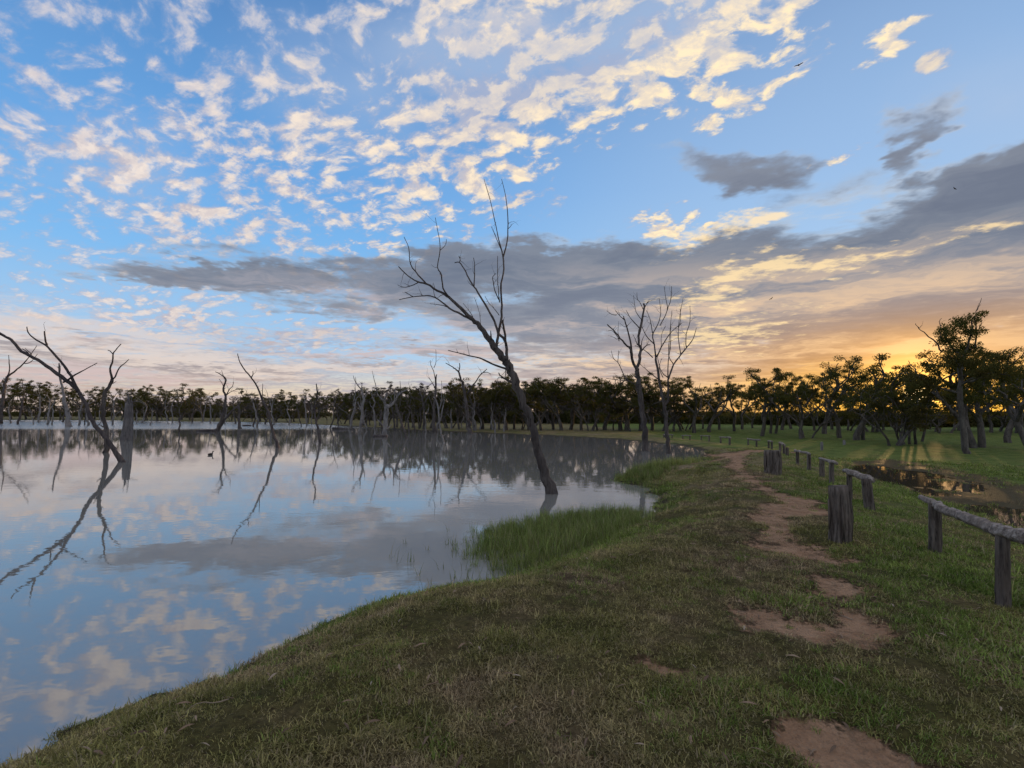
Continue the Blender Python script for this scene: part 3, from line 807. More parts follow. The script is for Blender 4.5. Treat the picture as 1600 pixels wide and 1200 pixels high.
traced_tree('dead_tree', (636, 685), [
    z2([(1265, 660), (1250, 625), (1238, 590), (1225, 540), (1205, 490), (1200, 450)], 4.0, 4.6), z2([(1205, 490), (1190, 440), (1195, 410)], 2.4, 1), z2([(1210, 480), (1225, 430), (1220, 300)], 2.0, .7), z2([(1228, 540), (1240, 500), (1255, 490)], 1.6, .8)],
    'curved dead tree sweeping right at its foot beside the stout pale tree', M_DEAD, G_DEAD, 17, twigs=2)
traced_tree('dead_tree', (677, 676), [
    z2([(1430, 622), (1430, 550), (1432, 480), (1440, 380), (1442, 300), (1450, 260)], 8, 2.2),
    z2([(1438, 340), (1420, 310), (1400, 278)], 2, .8), z2([(1442, 300), (1430, 240), (1412, 200), (1410, 172)], 1.8, .8), z2([(1432, 220), (1445, 180), (1444, 105)], 1.4, .7), z2([(1432, 480), (1410, 420), (1395, 390)], 2.4, 1)],
    'tall spindly dead tree with wiry top, left of the two-armed dead tree', M_DEAD, G_DEAD, 18, twigs=2)
traced_tree('dead_tree', (694, 692), [z2([(1495, 690), (1485, 650), (1470, 590), (1462, 480), (1445, 420), (1430, 400)], 4.5, 2.4), z2([(1462, 490), (1480, 420), (1480, 300)], 2, .7)],
    'slim pale dead tree leaning left in front of the spindly wiry-topped tree', M_PALE, G_DEAD, 19, twigs=1, sides=7)
traced_tree('dead_tree', (662, 672), [z2([(1370, 610), (1371, 530), (1370, 450), (1345, 370), (1310, 338)], 5, 1.4), z2([(1370, 450), (1395, 400), (1430, 385)], 2.6, 1), z2([(1350, 385), (1352, 350), (1340, 320)], 1.6, .8)],
    'dead tree with a drooping bent top left of the spindly wiry-topped tree', M_DEAD, G_DEAD, 20, twigs=1)
traced_tree('dead_tree', (735, 677), [
    z4([(382, 630), (372, 590), (365, 540), (355, 460), (345, 380), (332, 325), (318, 280), (305, 240)], 10, 3.4),
    z4([(305, 242), (285, 225), (262, 210), (225, 188)], 3, 1.2), z4([(306, 245), (314, 215), (312, 190)], 2.6, 1.6),
    z4([(362, 380), (385, 345), (410, 310), (445, 260), (485, 226)], 4, 1.4), z4([(460, 248), (485, 246), (508, 258)], 1.6, .9), z4([(355, 440), (320, 470), (300, 440)], 2, .8)],
    'two-armed grey dead tree spreading a wide V, left of the leaning centre tree', M_DEAD, G_DEAD, 21, twigs=1)
traced_tree('dead_tree', (740, 674), [z4([(398, 610), (396, 540), (397, 440)], 3, 1.8), z4([(397, 470), (405, 430), (402, 400)], 1.4, .8)],
    'thin bare pole just right of the two-armed dead tree', M_PALE, G_DEAD, 22, twigs=1, sides=7)

# --- the pair by the right shore
traced_tree('dead_tree', (1009, 705), [
    z5([(437, 1062), (434, 990), (428, 900), (410, 790), (398, 680), (388, 610), (380, 555)], 12, 8.5),
    z5([(382, 570), (350, 480), (340, 420), (322, 405), (290, 370), (250, 320), (195, 268)], 6, 2.0), z5([(348, 470), (345, 400), (325, 310), (303, 240), (298, 215)], 4.5, 1.6),
    z5([(303, 240), (270, 210), (245, 178)], 1.8, .9), z5([(255, 208), (225, 205), (192, 182)], 1.6, .8), z5([(270, 372), (262, 350), (230, 310), (200, 308)], 2, .8),
    z5([(382, 560), (395, 480), (404, 430), (390, 370), (405, 280), (420, 200), (428, 150), (420, 140)], 6, 3.0), z5([(428, 165), (440, 140), (448, 125)], 2, 1),
    z5([(396, 290), (350, 240), (330, 210), (313, 178)], 2, .8), z5([(412, 240), (385, 205), (370, 170), (360, 85)], 1.8, .7), z5([(424, 180), (400, 130), (384, 110), (380, 68)], 1.6, .7),
    z5([(404, 440), (440, 400), (466, 394)], 2.6, 1.2), z5([(390, 660), (340, 625), (260, 615), (188, 605)], 3, .9), z5([(330, 622), (300, 585), (265, 510), (235, 480), (220, 430)], 2.4, .8), z5([(262, 500), (265, 465), (265, 430)], 1.4, .7),
    z5([(385, 395), (370, 360), (355, 330)], 1.6, .8)],
    'tall dead tree with rough dark foot by right shore, left of the pair', M_DEAD, G_DEAD, 24, twigs=3)
traced_tree('dead_tree', (1045, 709), [
    z5([(582, 1078), (574, 1010), (568, 940), (563, 850), (550, 765), (530, 680), (512, 570), (500, 480)], 9, 4.0),
    z5([(552, 780), (575, 740), (577, 680), (575, 610)], 5, 3.2),
    z5([(577, 612), (610, 520), (660, 450), (710, 390), (735, 350), (752, 290)], 3.4, .9), z5([(575, 605), (576, 500), (590, 400), (592, 260)], 2.4, .8), z5([(575, 600), (535, 565), (515, 500), (510, 470)], 2.0, .8),
    z5([(500, 485), (490, 400), (480, 330), (510, 270), (530, 200), (520, 105)], 3.0, .8), z5([(492, 395), (440, 340), (415, 290), (400, 270)], 2.2, .8), z5([(505, 470), (550, 380), (600, 310), (660, 262)], 2.6, .9),
    z5([(482, 335), (462, 235), (440, 180)], 1.8, .7), z5([(525, 275), (570, 180), (562, 110), (550, 30)], 2.0, .7), z5([(568, 185), (595, 100), (597, 30)], 1.6, .7),
    z5([(655, 455), (640, 350), (645, 240), (670, 100)], 2.0, .7), z5([(690, 412), (688, 330), (712, 250), (712, 150)], 1.8, .7), z5([(480, 475), (430, 430), (370, 400)], 2.2, .8), z5([(515, 610), (450, 560), (400, 515)], 2.2, .8),
    z5([(610, 520), (580, 460), (585, 330), (600, 180)], 1.8, .7), z5([(505, 460), (530, 420), (535, 330), (560, 280)], 1.6, .7), z5([(640, 290), (655, 230), (650, 170)], 1.4, .6), z5([(545, 600), (520, 540), (535, 480)], 1.6, .7)],
    'bushy-topped bare dead tree with fanned fine branches, right of the shore pair', M_DEAD, G_DEAD, 25, twigs=4)

# ================================================================== the crowd of smaller dead trees before the far bank
ORD = ['first', 'second', 'third', 'fourth', 'fifth', 'sixth', 'seventh', 'eighth', 'ninth', 'tenth', 'eleventh', 'twelfth', 'thirteenth', 'fourteenth', 'fifteenth', 'sixteenth', 'seventeenth', 'eighteenth', 'nineteenth', 'twentieth']
def between(pxs, kind):
    """labels by place: counted from the left between the two landmark trees on either side"""
    marks = [(4, 'left edge'), (107, 'straight grey trunk'), (198, 'thick stump'), (339, 'slanting forked tree'), (434, 'dark leaning tree'), (500, 'crooked pole'),
             (601, 'stout pale tree'), (677, 'wiry-topped tree'), (735, 'two-armed tree'), (832, 'big leaning trunk'), (1009, 'shore pair')]
    order = sorted(range(len(pxs)), key=lambda i: pxs[i]); cnt = {}; out = [None] * len(pxs)
    for i in order:
        k = max([j for j, mk in enumerate(marks) if mk[0] <= pxs[i]], default=0)
        cnt[k] = cnt.get(k, 0) + 1; n = ORD[min(cnt[k], 20) - 1]
        if k == len(marks) - 1: out[i] = f'{kind}, {n} to the right of {marks[k][1]}'
        else: out[i] = f'{kind}, {n} from left between {marks[k][1]} and {marks[k + 1][1]}'
    return out

SMALL = [(28, 663, 590), (60, 660, 606), (82, 664, 615), (138, 665, 606), (176, 664, 605), (222, 661, 610), (262, 663, 609), (281, 674, 618), (300, 661, 615), (316, 660, 612),
         (352, 663, 620), (402, 668, 606), (415, 663, 615), (452, 664, 614), (470, 667, 618), (487, 664, 620), (517, 669, 604), (529, 666, 617), (547, 672, 596), (562, 678, 585), (572, 671, 611), (585, 669, 600),
         (618, 672, 612), (648, 676, 600), (655, 671, 590), (706, 672, 612), (720, 671, 606), (752, 673, 610), (768, 674, 600)]
_q = np.random.default_rng(77)
for _px in np.arange(12, 800, 21.0):
    _x = float(_px + _q.uniform(-8, 8)); _y = float(np.interp(_x, [0, 300, 480, 640, 800], [661, 663, 667, 674, 678]) + _q.uniform(-3, 3))
    if min(abs(_x - s[0]) for s in SMALL) > 5: SMALL.append((_x, _y, _y - _q.uniform(26, 66)))
def small_dead(px, py, top, label, seed):
    r = np.random.default_rng(seed)
    b = plane_pt(px, py, WATER_Z); k = b[1] / FPX; H = (py - top) * k
    org = np.array([b[0], b[1], WATER_Z]); root = empty('dead_tree', org); tag(root, label, 'dead tree', 'small dead trees before the far bank')
    mat = [M_DEAD, M_PALE, M_PALE, M_DARK][r.integers(4)]
    lean = r.uniform(-0.22, 0.22); n = 7; t = np.linspace(-0.08, 1, n)
    hh = H * r.uniform(0.5, 0.75)
    pts = np.column_stack([org[0] + lean * hh * t + 0.03 * hh * r.standard_normal(n), org[1] + 0.1 * hh * t * r.uniform(-1, 1), org[2] + hh * t])
    r0 = max(0.08, H * r.uniform(0.012, 0.026))
    tb = Tubes(); tb.tube(pts, r0 * (1.25 - 0.55 * np.clip(t, 0, 1)), 8, 0.05, seed)
    obj('trunk', tb.mesh('trunk', org), mat, root)
    for i in range(r.integers(2, 5)):
        s = pts[-1] if i < 2 else pts[r.integers(3, n - 1)]
        L = (H - hh) * (1.05 if i == 0 else r.uniform(0.45, 0.9)); d = np.array([r.uniform(-0.9, 0.9) * (0.4 if i == 0 else 1), r.uniform(-.6, .6), 1.0]); d /= np.linalg.norm(d)
        q = [s]; 
        for _ in range(5):
            d = d + r.standard_normal(3) * 0.22 + np.array([0, 0, .10]); d /= np.linalg.norm(d); q.append(q[-1] + d * L / 5)
        tb = Tubes(); tb.tube(q, np.linspace(r0 * 0.5, r0 * 0.14, 6), 6, 0.05, i)
        for _ in range(3):
            j = r.integers(1, 5); twig(tb, q[j], r.standard_normal(3) * 0.7 + np.array([0, 0, .6]), L * r.uniform(.2, .45), r0 * 0.2, r, _)
        obj('branch', tb.mesh('branch', org), mat, root)
for i, ((px, py, top), lab) in enumerate(zip(SMALL, between([s[0] for s in SMALL], 'slim bare dead tree'))):
    small_dead(px, py, top, lab, 100 + i)

# fallen timber lying in the shallows
def floating_log(px, py, half, label, seed):
    b = plane_pt(px, py, WATER_Z); L = half * b[1] / FPX; r = np.random.default_rng(seed)
    t = np.linspace(-1, 1, 9); tb = Tubes()
    tb.tube(np.column_stack([b[0] + L * t, b[1] + L * 0.3 * t * r.uniform(-1, 1) + 0.05 * L * r.standard_normal(9), WATER_Z + 0.04 + 0.05 * L * np.sin(t * 2 + seed)]), 0.16 + 0.05 * r.random(9), 8, 0.08, seed)
    for _ in range(3): twig(tb, (b[0] + L * r.uniform(-.8, .8), b[1], WATER_Z + 0.1), (r.uniform(-1, 1), 0, .6), L * 0.3, 0.05, r, _)
    o = obj('floating_log', tb.mesh('floating_log', (b[0], b[1], WATER_Z)), M_DARK, loc=(b[0], b[1], WATER_Z)); tag(o, label, 'log', 'logs lying in the shallows')
floating_log(322, 674, 14, 'dark fallen log in the water at the foot of the slanting forked tree', 1)
floating_log(386, 666, 7, 'short dark log floating left of the dark leaning tree', 2)
floating_log(536, 671, 18, 'long dark drift log in the shallows right of the crooked pole', 3)
floating_log(594, 683, 10, 'low dark log at the foot of the stout pale tree', 4)

# ================================================================== living gum trees
def leaf_mat(name, c0, c1, c2, trans=0.35):
    m, w = new_mat(name)
    pos = w.n('ShaderNodeNewGeometry').outputs['Position']
    t = attr(w, 'tint')
    n = w.noise(pos, 0.35, 3.0, 0.6)
    c = w.mix(t, c0, c1); c = w.mix(w.ss(0.45, 0.7, n), c, c2)
    d = w.n('ShaderNodeBsdfDiffuse'); w.put(d.inputs[0], c)
    tr = w.n('ShaderNodeBsdfTranslucent'); w.put(tr.inputs[0], w.mix(1.0, c, (1.5, 1.35, 0.7, 1), 'MULTIPLY'))
    mx = w.n('ShaderNodeMixShader'); mx.inputs[0].default_value = trans
    w.t.links.new(d.outputs[0], mx.inputs[1]); w.t.links.new(tr.outputs[0], mx.inputs[2])
    finish(w, mx.outputs[0])
    return m
M_LEAF = leaf_mat('gum_leaves', (0.054, 0.058, 0.021, 1), (0.105, 0.106, 0.036, 1), (0.092, 0.078, 0.030, 1))
M_SHRUB = leaf_mat('undergrowth_leaves', (0.050, 0.054, 0.022, 1), (0.095, 0.094, 0.034, 1), (0.085, 0.070, 0.030, 1), 0.25)

def leaf_cloud(centres, sizes, per, lsize, r, droop=0.7):
    """many small leaf faces spread through clumps; returns vertices, faces, tint"""
    C = np.repeat(np.asarray(centres), per, 0); S = np.repeat(np.asarray(sizes), per, 0)
    n = len(C)
    p = r.standard_normal((n, 3)); p /= np.linalg.norm(p, axis=1)[:, None]
    p *= (r.random((n, 1)) ** 0.45)
    P = C + p * S
    ax = r.standard_normal((n, 3)); ax[:, 2] -= droop; ax /= np.linalg.norm(ax, axis=1)[:, None]
    o = np.cross(ax, r.standard_normal((n, 3))); o /= np.linalg.norm(o, axis=1)[:, None]
    L = lsize * r.uniform(0.6, 1.4, (n, 1)); W = L * r.uniform(0.28, 0.5, (n, 1))
    V = np.stack([P - ax * L * .5, P + o * W * .5, P + ax * L * .5, P - o * W * .5], 1).reshape(-1, 3)
    F = np.arange(n * 4).reshape(n, 4)
    return V, F, np.repeat(r.random(n), 4)

def gum(seed, H, spread, stems=1, lean=0.1, clear=0.3, density=1.0, leafy=1.0):
    """one gum tree: forking crooked limbs and separate leaf clumps at their ends. Returns trunk mesh, crown mesh"""
    r = np.random.default_rng(seed); tb = Tubes(); cl, cs = [], []
    LEN = [0, .27, .20, .13]
    def limb(p, d, L, rad, lev):
        n = 4; pts = [p]
        for _ in range(n):
            d = d + r.standard_normal(3) * (0.15 + 0.07 * lev) + np.array([0, 0, 0.05 * lev]); d = d / np.linalg.norm(d)
            pts.append(pts[-1] + d * L / n)
        tb.tube(pts, np.linspace(rad, rad * 0.66, n + 1), [9, 7, 5, 4, 4][lev], 0.04, int(r.integers(1e6)), cap=False)
        if lev >= 2 or (lev == 1 and r.random() < 0.6):
            for q in pts[2:] if lev == 3 else pts[3:4]:
                if r.random() < 0.30: continue
                s = r.uniform(0.30, 0.66) * H / 9 * leafy
                cl.append(q + r.standard_normal(3) * np.array([.22, .22, .16]) * H / 9 - np.array([0, 0, s * .3])); cs.append((s, s, s * 0.66))
        if lev < 3:
            k = int(r.integers(2, 4)) + (1 if lev == 0 and r.random() < .6 else 0)
            a0 = r.uniform(0, 6.28)
            for i in range(k):
                a = a0 + i * 6.283 / k + r.uniform(-.5, .5); tl = r.uniform(0.30, 0.95) * spread
                perp = np.array([math.cos(a), math.sin(a), 0.0])
                dd = d * math.cos(tl) + perp * math.sin(tl); dd[2] = max(dd[2], 0.10) + 0.08
                limb(pts[-1] if i < 2 else pts[-2], dd / np.linalg.norm(dd), H * LEN[lev + 1] * r.uniform(0.65, 1.25), rad * 0.58, lev + 1)
    for s in range(stems):
        a = r.uniform(0, 6.28); p = np.array([math.cos(a), math.sin(a), 0]) * (0.0 if stems == 1 else H * 0.05)
        p[2] = -0.25
        d = np.array([math.cos(a) * lean * (1 if stems == 1 else 2.2), math.sin(a) * lean * (1 if stems == 1 else 2.2), 1.0]); d /= np.linalg.norm(d)
        limb(p, d, H * clear * r.uniform(0.9, 1.15), H * (0.021 if stems == 1 else 0.016) * r.uniform(.85, 1.15), 0)
    cl, cs = np.array(cl), np.array(cs)
    k = H / max(cl[:, 2].max() + 0.3, 1e-3)                      # bring it to its height
    V, F, T = leaf_cloud(cl * k, cs, int(125 * density), 0.165 * H / 9, r)
    tv = tb.verts(); tb.v = [np.column_stack([tv[:, 0] * k, tv[:, 1] * k, tv[:, 2] * k])]
    tm = tb.mesh('trunk'); tm.materials.append(M_GUM)
    cm = mesh_np('crown', V, F, False); fattr(cm, 'tint', T); cm.materials.append(M_LEAF)
    return tm, cm
GUMS = [gum(201, 9, 1.0, 1, .1, .24), gum(202, 9, 0.85, 1, .12, .28), gum(203, 9, 1.05, 2, .10, .20), gum(204, 9, .9, 1, .14, .22, 1.1), gum(215, 9, 1.0, 1, .05, .30),
        gum(206, 9, .9, 3, .08, .20, .9), gum(207, 9, .8, 1, .12, .26), gum(218, 9, .95, 2, .12, .24), gum(229, 9, .9, 1, .14, .22, 1.15)]

def place_gum(kind, x, y, H, wide, rotz, label, group, name='gum_tree'):
    root = empty(name, (x, y, hz(x, y))); s = H / 9.0
    root.scale = (s * wide, s * wide, s); root.rotation_euler = (0, 0, rotz)
    tag(root, label, 'tree', group)
    tm, cm = GUMS[kind]
    obj('trunk', tm, None, root); obj('crown', cm, None, root)
    return root

def px_h(px, py, top):
    """ground position and height of a tree whose foot and top are at these pixels"""
    g = ground_hit(px, py); return g, (py - top) * g.y / FPX

# --- the near row on the right, one by one: (foot x, foot y, top y, kind, width, turn, label)
RIGHT = [
    (1085, 676.5, 597, 1, 1.15, 0.4, 'leafy gum tree right of the shore pair of dead trees, slender crooked trunk'),
    (1108, 675, 596, 4, 1.0, 2.0, 'round-crowned gum tree between the shore dead trees and the winding path'),
    (1147, 674, 606, 3, 1.0, 1.0, 'low gum tree with leaning trunk above the far end of the path'),
    (1190, 681, 583, 0, 1.05, 3.3, 'gum tree with a dark dense crown behind the far fence rails'),
    (1207, 677, 590, 7, 1.0, 5.0, 'gum tree with two stems just left of the slanting pale trunk'),
    (1252, 684, 592, 8, 1.05, 2.5, 'gum tree with a slanting pale trunk and rounded crown beyond the fence'),
    (1262, 683, 600, 2, .8, 0.3, 'small twin-stemmed gum tree close behind the slanting pale trunk'),
    (1288, 678, 566, 6, 1.0, 4.0, 'gum tree with a ragged open top showing sky, beyond the fence'),
    (1312, 683, 596, 1, 1.2, 5.5, 'gum tree with a bent pale trunk between the two tallest middle crowns'),
    (1338, 686, 565, 4, 1.15, 1.2, 'tall broad gum tree with a cauliflower-shaped crown, middle of right grove'),
    (1349, 686, 590, 3, .9, 3.6, 'gum tree leaning right beside the cauliflower-crowned gum'),
    (1394, 694, 601, 5, 1.1, 0.9, 'three-stemmed gum clump with wide dark crown left of the sun glow'),
    (1412, 693, 612, 2, 1.1, 2.2, 'gum tree in the middle of the many-stemmed clump under the sun glow'),
    (1428, 692, 605, 7, 1.0, 4.4, 'gum tree at the right end of the many-stemmed clump'),
    (1440, 688, 618, 0, .9, 4.4, 'small dark gum just right of the many-stemmed clump'),
    (1521, 698, 545, 6, 1.0, 0.2, 'slim gum stem close behind the tallest tree at right'),
    (1533, 697, 552, 1, 1.1, 2.9, 'gum tree with spreading crown right of the tallest tree'),
    (1575, 690, 556, 4, 1.0, 1.9, 'gum tree near the right edge, backlit by the low sun'),
    (1612, 702, 548, 0, 1.1, 0.7, 'large gum tree cut by the right edge of the view'),
]
for px, py, top, kind, wide, rot, lab in RIGHT:
    g, H = px_h(px, py, top - 9)
    place_gum(kind, g.x, g.y, H, wide * 1.1, rot, lab, 'gum trees of the right grove')

BACK = [(1072, 671, 612), (1098, 670, 622), (1124, 671.5, 612), (1160, 671, 602), (1176, 669, 618), (1222, 672, 596), (1236, 670, 610), (1272, 673, 604), (1300, 671, 606), (1326, 673, 598), (1364, 675, 590), (1380, 672, 612),
        (1404, 674, 618), (1458, 675, 606), (1476, 677, 590), (1494, 673, 600), (1548, 676, 580), (1562, 674, 606), (1590, 677, 572), (1640, 680, 560), (1680, 676, 580)]
_r = np.random.default_rng(41)
for i, (px, py, top) in enumerate(BACK):
    g, H = px_h(px, py, top - 4)
    side = 'left' if i < 11 else 'right'; n = ORD[i] if i < 11 else ORD[len(BACK) - 1 - i]
    place_gum(int(_r.integers(len(GUMS))), g.x, g.y, H, _r.uniform(1.0, 1.3), _r.uniform(0, 6.28), f'shadowy gum tree in the back row behind the right grove, {n} from its {side} end', 'gum trees behind the right grove')

def tall_gum():
    """the tallest one, with bare dead tips above its crown"""
    g, H = px_h(1510, 706, 484)
    root = empty('gum_tree', (g.x, g.y, g.z)); tag(root, 'tallest gum tree at right with bare dead tips rising above its crown', 'tree', 'gum trees of the right grove')
    k = g.y / FPX; r = np.random.default_rng(77); tb = Tubes(); cl, cs = [], []
    def pt(px, py, dy=0.0): return np.array([(px - 1510) * k, dy, (706 - py) * k])
    def run(pts, r0, r1, tbx=tb, sides=7): 
        P = catmull(pts, 3); P[1:] += r.standard_normal((len(P) - 1, 3)) * 0.03; tbx.tube(P, np.linspace(r0, r1, len(P)), sides, 0.04, int(r.integers(1e6)), cap=False); return P
    run([pt(1511, 712), pt(1509, 690), pt(1507, 650), pt(1505, 615), pt(1506, 585), pt(1510, 560)], .18, .10, sides=10)
    limbs = [([pt(1506, 590), pt(1496, 575, -.4), pt(1480, 562, -.8), pt(1464, 560, -1.2)], .09), ([pt(1505, 612), pt(1490, 605, .5), pt(1468, 596, 1.0), pt(1452, 590, 1.3)], .08),
             ([pt(1508, 575), pt(1522, 566, .5), pt(1540, 560, 1.0), pt(1552, 566, 1.2)], .09), ([pt(1507, 600), pt(1520, 590, -.6), pt(1537, 585, -1.2), pt(1550, 590, -1.5)], .08),
             ([pt(1510, 562), pt(1506, 545, .2), pt(1496, 528, .3), pt(1490, 515, .3)], .08), ([pt(1510, 562), pt(1516, 540, -.2), pt(1520, 515, -.3), pt(1522, 498, -.3)], .08),
             ([pt(1510, 560), pt(1530, 545, .3), pt(1538, 536, .4)], .06), ([pt(1500, 580), pt(1492, 600, 1.6), pt(1480, 618, 2.0)], .05), ([pt(1512, 585), pt(1528, 612, 1.0), pt(1545, 622, 1.2)], .05),
             ([pt(1506, 600), pt(1500, 590, -1.2), pt(1508, 585, -2.0)], .06)]
    for P, r0 in limbs:
        Q = run(P, r0, r0 * .4)
        for q in Q[len(Q) // 2:]:
            for _ in range(2):
                cl.append(q + r.standard_normal(3) * np.array([.30, .35, .22])); s = r.uniform(.26, .52); cs.append((s, s, s * .62))
    for px, py in [(1512, 500), (1500, 508), (1524, 494), (1516, 518), (1528, 512), (1488, 528), (1500, 535), (1484, 512), (1518, 496), (1507, 515), (1480, 545), (1470, 570), (1545, 555), (1532, 575), (1460, 575), (1495, 560), (1515, 560), (1525, 550), (1475, 590), (1540, 600)]:
        cl.append(pt(px, py, r.uniform(-.7, .7))); s = r.uniform(.28, .50); cs.append((s, s, s * .62))
    obj('trunk', tb.mesh('trunk'), M_GUM, root)
    V, F, T = leaf_cloud(cl, [(a * 1.12, b * 1.12, c * 1.1) for a, b, c in cs], 165, 0.125, r)
    cm = mesh_np('crown', V, F, False); fattr(cm, 'tint', T); obj('crown', cm, M_LEAF, root)
    for pts, r0 in [([pt(1480, 548), pt(1470, 532), pt(1455, 520), pt(1446, 510), pt(1439, 502)], .05), ([pt(1532, 540), pt(1536, 520), pt(1534, 500), pt(1538, 482), pt(1546, 462)], .05),
                    ([pt(1535, 520), pt(1540, 508), pt(1544, 497)], .03), ([pt(1478, 525), pt(1480, 505), pt(1480, 494)], .03)]:
        t2 = Tubes(); run(pts, r0, .012, t2, 6)
        for _ in range(3): twig(t2, pts[-2], r.standard_normal(3) + np.array([0, 0, 1]), .5, .012, r, _)
        obj('dead_branch', t2.mesh('dead_branch'), M_DARK, root)
tall_gum()

# --- the tree line behind the lake, from left to right
def tree_line():
    r = np.random.default_rng(5); pxs, specs = [], []
    top = lambda px: np.interp(px, [0, 60, 150, 300, 450, 600, 700, 780, 860, 950, 1050, 1090], [597, 610, 616, 613, 622, 618, 610, 603, 592, 597, 598, 604])
    px = 6.0
    while px < 1080:
        near = px > 640
        y = np.interp(px, [0, 300, 480, 640, 760, 900, 1080], [655.5, 657, 660.5, 668.5, 671.5, 672.5, 674.0]) + r.uniform(-1.0, 0.8)
        pxs.append(px); specs.append((px, y, top(px) + r.choice([-13, -6, 0, 8, 18]) + r.uniform(-3, 3)))
        px += r.uniform(9, 19)
    labs = between(pxs, 'leafy far-bank gum tree')
    for (px, y, tp), lab in zip(specs, labs):
        g, H = px_h(px, y, tp)
        if g.y > 230: g = Vector((g.x * 230 / g.y, 230, 0)); H = (y - tp) * 230 / FPX
        while float(shore_d(np.array([g.x]), np.array([g.y]))[0]) < 2.0: g = g * 1.03; H *= 1.03
        place_gum(int(r.integers(len(GUMS))), g.x, g.y, H, r.uniform(.85, 1.5), r.uniform(0, 6.28), lab, 'gum trees of the far tree line')
tree_line()

# --- geometry-node scatter: instances of a few source meshes on the vertices of the object itself
def scatter(name, pts, scale, rotz, idx, sources, label_kind='stuff', tilt=None, zs=None):
    me = bpy.data.meshes.new(name)
    me.vertices.add(len(pts)); me.vertices.foreach_set('co', np.asarray(pts, np.float32).ravel())
    fattr(me, 'sc', scale); fattr(me, 'rz', rotz); fattr(me, 'zs', zs if zs is not None else np.ones(len(pts)))
    a = me.attributes.new('idx', 'INT', 'POINT'); a.data.foreach_set('value', np.asarray(idx, np.int32))
    o = obj(name, me); o['kind'] = label_kind
    ng = bpy.data.node_groups.new(name + '_scatter', 'GeometryNodeTree')
    ng.interface.new_socket('Geometry', in_out='INPUT', socket_type='NodeSocketGeometry')
    ng.interface.new_socket('Geometry', in_out='OUTPUT', socket_type='NodeSocketGeometry')
    N, L = ng.nodes, ng.links
    gi, go = N.new('NodeGroupInput'), N.new('NodeGroupOutput')
    join = N.new('GeometryNodeGeometryToInstance')
    for s in reversed(sources):                       # a multi-input lists its newest link first
        oi = N.new('GeometryNodeObjectInfo'); oi.inputs['Object'].default_value = s
        oi.inputs['As Instance'].default_value = True
        L.new(oi.outputs['Geometry'], join.inputs[0])
    def named(nm, ty):
        q = N.new('GeometryNodeInputNamedAttribute'); q.data_type = ty; q.inputs[0].default_value = nm; return q.outputs[0]
    ip = N.new('GeometryNodeInstanceOnPoints')
    L.new(gi.outputs[0], ip.inputs['Points'])
    # pick the source by index
    ji = N.new('GeometryNodeJoinGeometry')
    for nd in [n for n in N if n.bl_idname == 'GeometryNodeObjectInfo']: L.new(nd.outputs['Geometry'], ji.inputs[0])
    N.remove(join)
    L.new(ji.outputs[0], ip.inputs['Instance'])
    ip.inputs['Pick Instance'].default_value = True
    L.new(named('idx', 'INT'), ip.inputs['Instance Index'])
    cx = N.new('ShaderNodeCombineXYZ'); L.new(named('rz', 'FLOAT'), cx.inputs[2])
    L.new(cx.outputs[0], ip.inputs['Rotation'])
    sx = N.new('ShaderNodeCombineXYZ'); s0 = named('sc', 'FLOAT')
    mz = N.new('ShaderNodeMath'); mz.operation = 'MULTIPLY'; L.new(s0, mz.inputs[0]); L.new(named('zs', 'FLOAT'), mz.inputs[1])
    L.new(s0, sx.inputs[0]); L.new(s0, sx.inputs[1]); L.new(mz.outputs[0], sx.inputs[2])
    L.new(sx.outputs[0], ip.inputs['Scale'])
    L.new(ip.outputs[0], go.inputs[0])
    md = o.modifiers.new('scatter', 'NODES'); md.node_group = ng
    return o
def source(name, me):
    return bpy.data.objects.new(name, me)          # kept out of the scene: only its copies are seen

# --- the wood behind: trees and undergrowth that run together into one dark mass
def far_wood():
    r = np.random.default_rng(9); src = []
    for i, (tm, cm) in enumerate(GUMS[:6]):
        bm = bmesh.new(); bm.from_mesh(tm); nf = len(bm.faces); bm.from_mesh(cm)
        for f in list(bm.faces)[nf:]: f.material_index = 1
        me = bpy.data.meshes.new('wood_tree'); bm.to_mesh(me); bm.free()
        me.materials.clear(); me.materials.append(M_GUM); me.materials.append(M_LEAF)
        src.append(source('wood_tree', me))
    for i in range(3):
        c = [(r.uniform(-1.6, 1.6), r.uniform(-1.2, 1.2), r.uniform(.3, 1.9)) for _ in range(22)]; s = [(.7, .7, .5)] * 22
        V, F, T = leaf_cloud(c, s, 60, 0.30, r, 0.2)
        me = mesh_np('undergrowth', V, F, False); fattr(me, 'tint', T); me.materials.append(M_SHRUB); src.append(source('undergrowth', me))
    P, sc, rz, ix = [], [], [], []
    for _ in range(2200):
        px = r.uniform(-500, 2100); a = math.atan((px - 800) / FPX)
        if abs(px - 1447) < 16 and r.random() < 0.75: continue
        base = np.interp(px, [-500, 0, 480, 640, 800, 1080, 1250, 1400, 2100], [240, 235, 165, 105, 95, 92, 80, 72, 62])
        d = base * (1.03 + 1.6 * r.random() ** 1.8)
        x, y = d * math.tan(a), d
        bush = r.random() < 0.42 or px > 1040
        P.append((x, y, 0)); ix.append(int(r.integers(6, 9)) if bush else int(r.integers(0, 6)))
        sc.append(r.uniform(.7, 1.3) * (1.1 if bush else .80) * np.interp(px, [480, 800, 1000, 1400], [1.0, .95, .85, .75])); rz.append(r.uniform(0, 6.28))
    P = np.array(P); P[:, 2] = height(P[:, 0], P[:, 1]) - 0.05
    ok = shore_d(P[:, 0], P[:, 1]) > 4
    # numbering follows the order in which the sources were joined
    scatter('far_woodland', P[ok], np.array(sc)[ok], np.array(rz)[ok], np.array(ix)[ok], src)
    bpy.data.objects['far_woodland']['label'] = 'dark mass of distant trees and undergrowth behind the tree line'
far_wood()

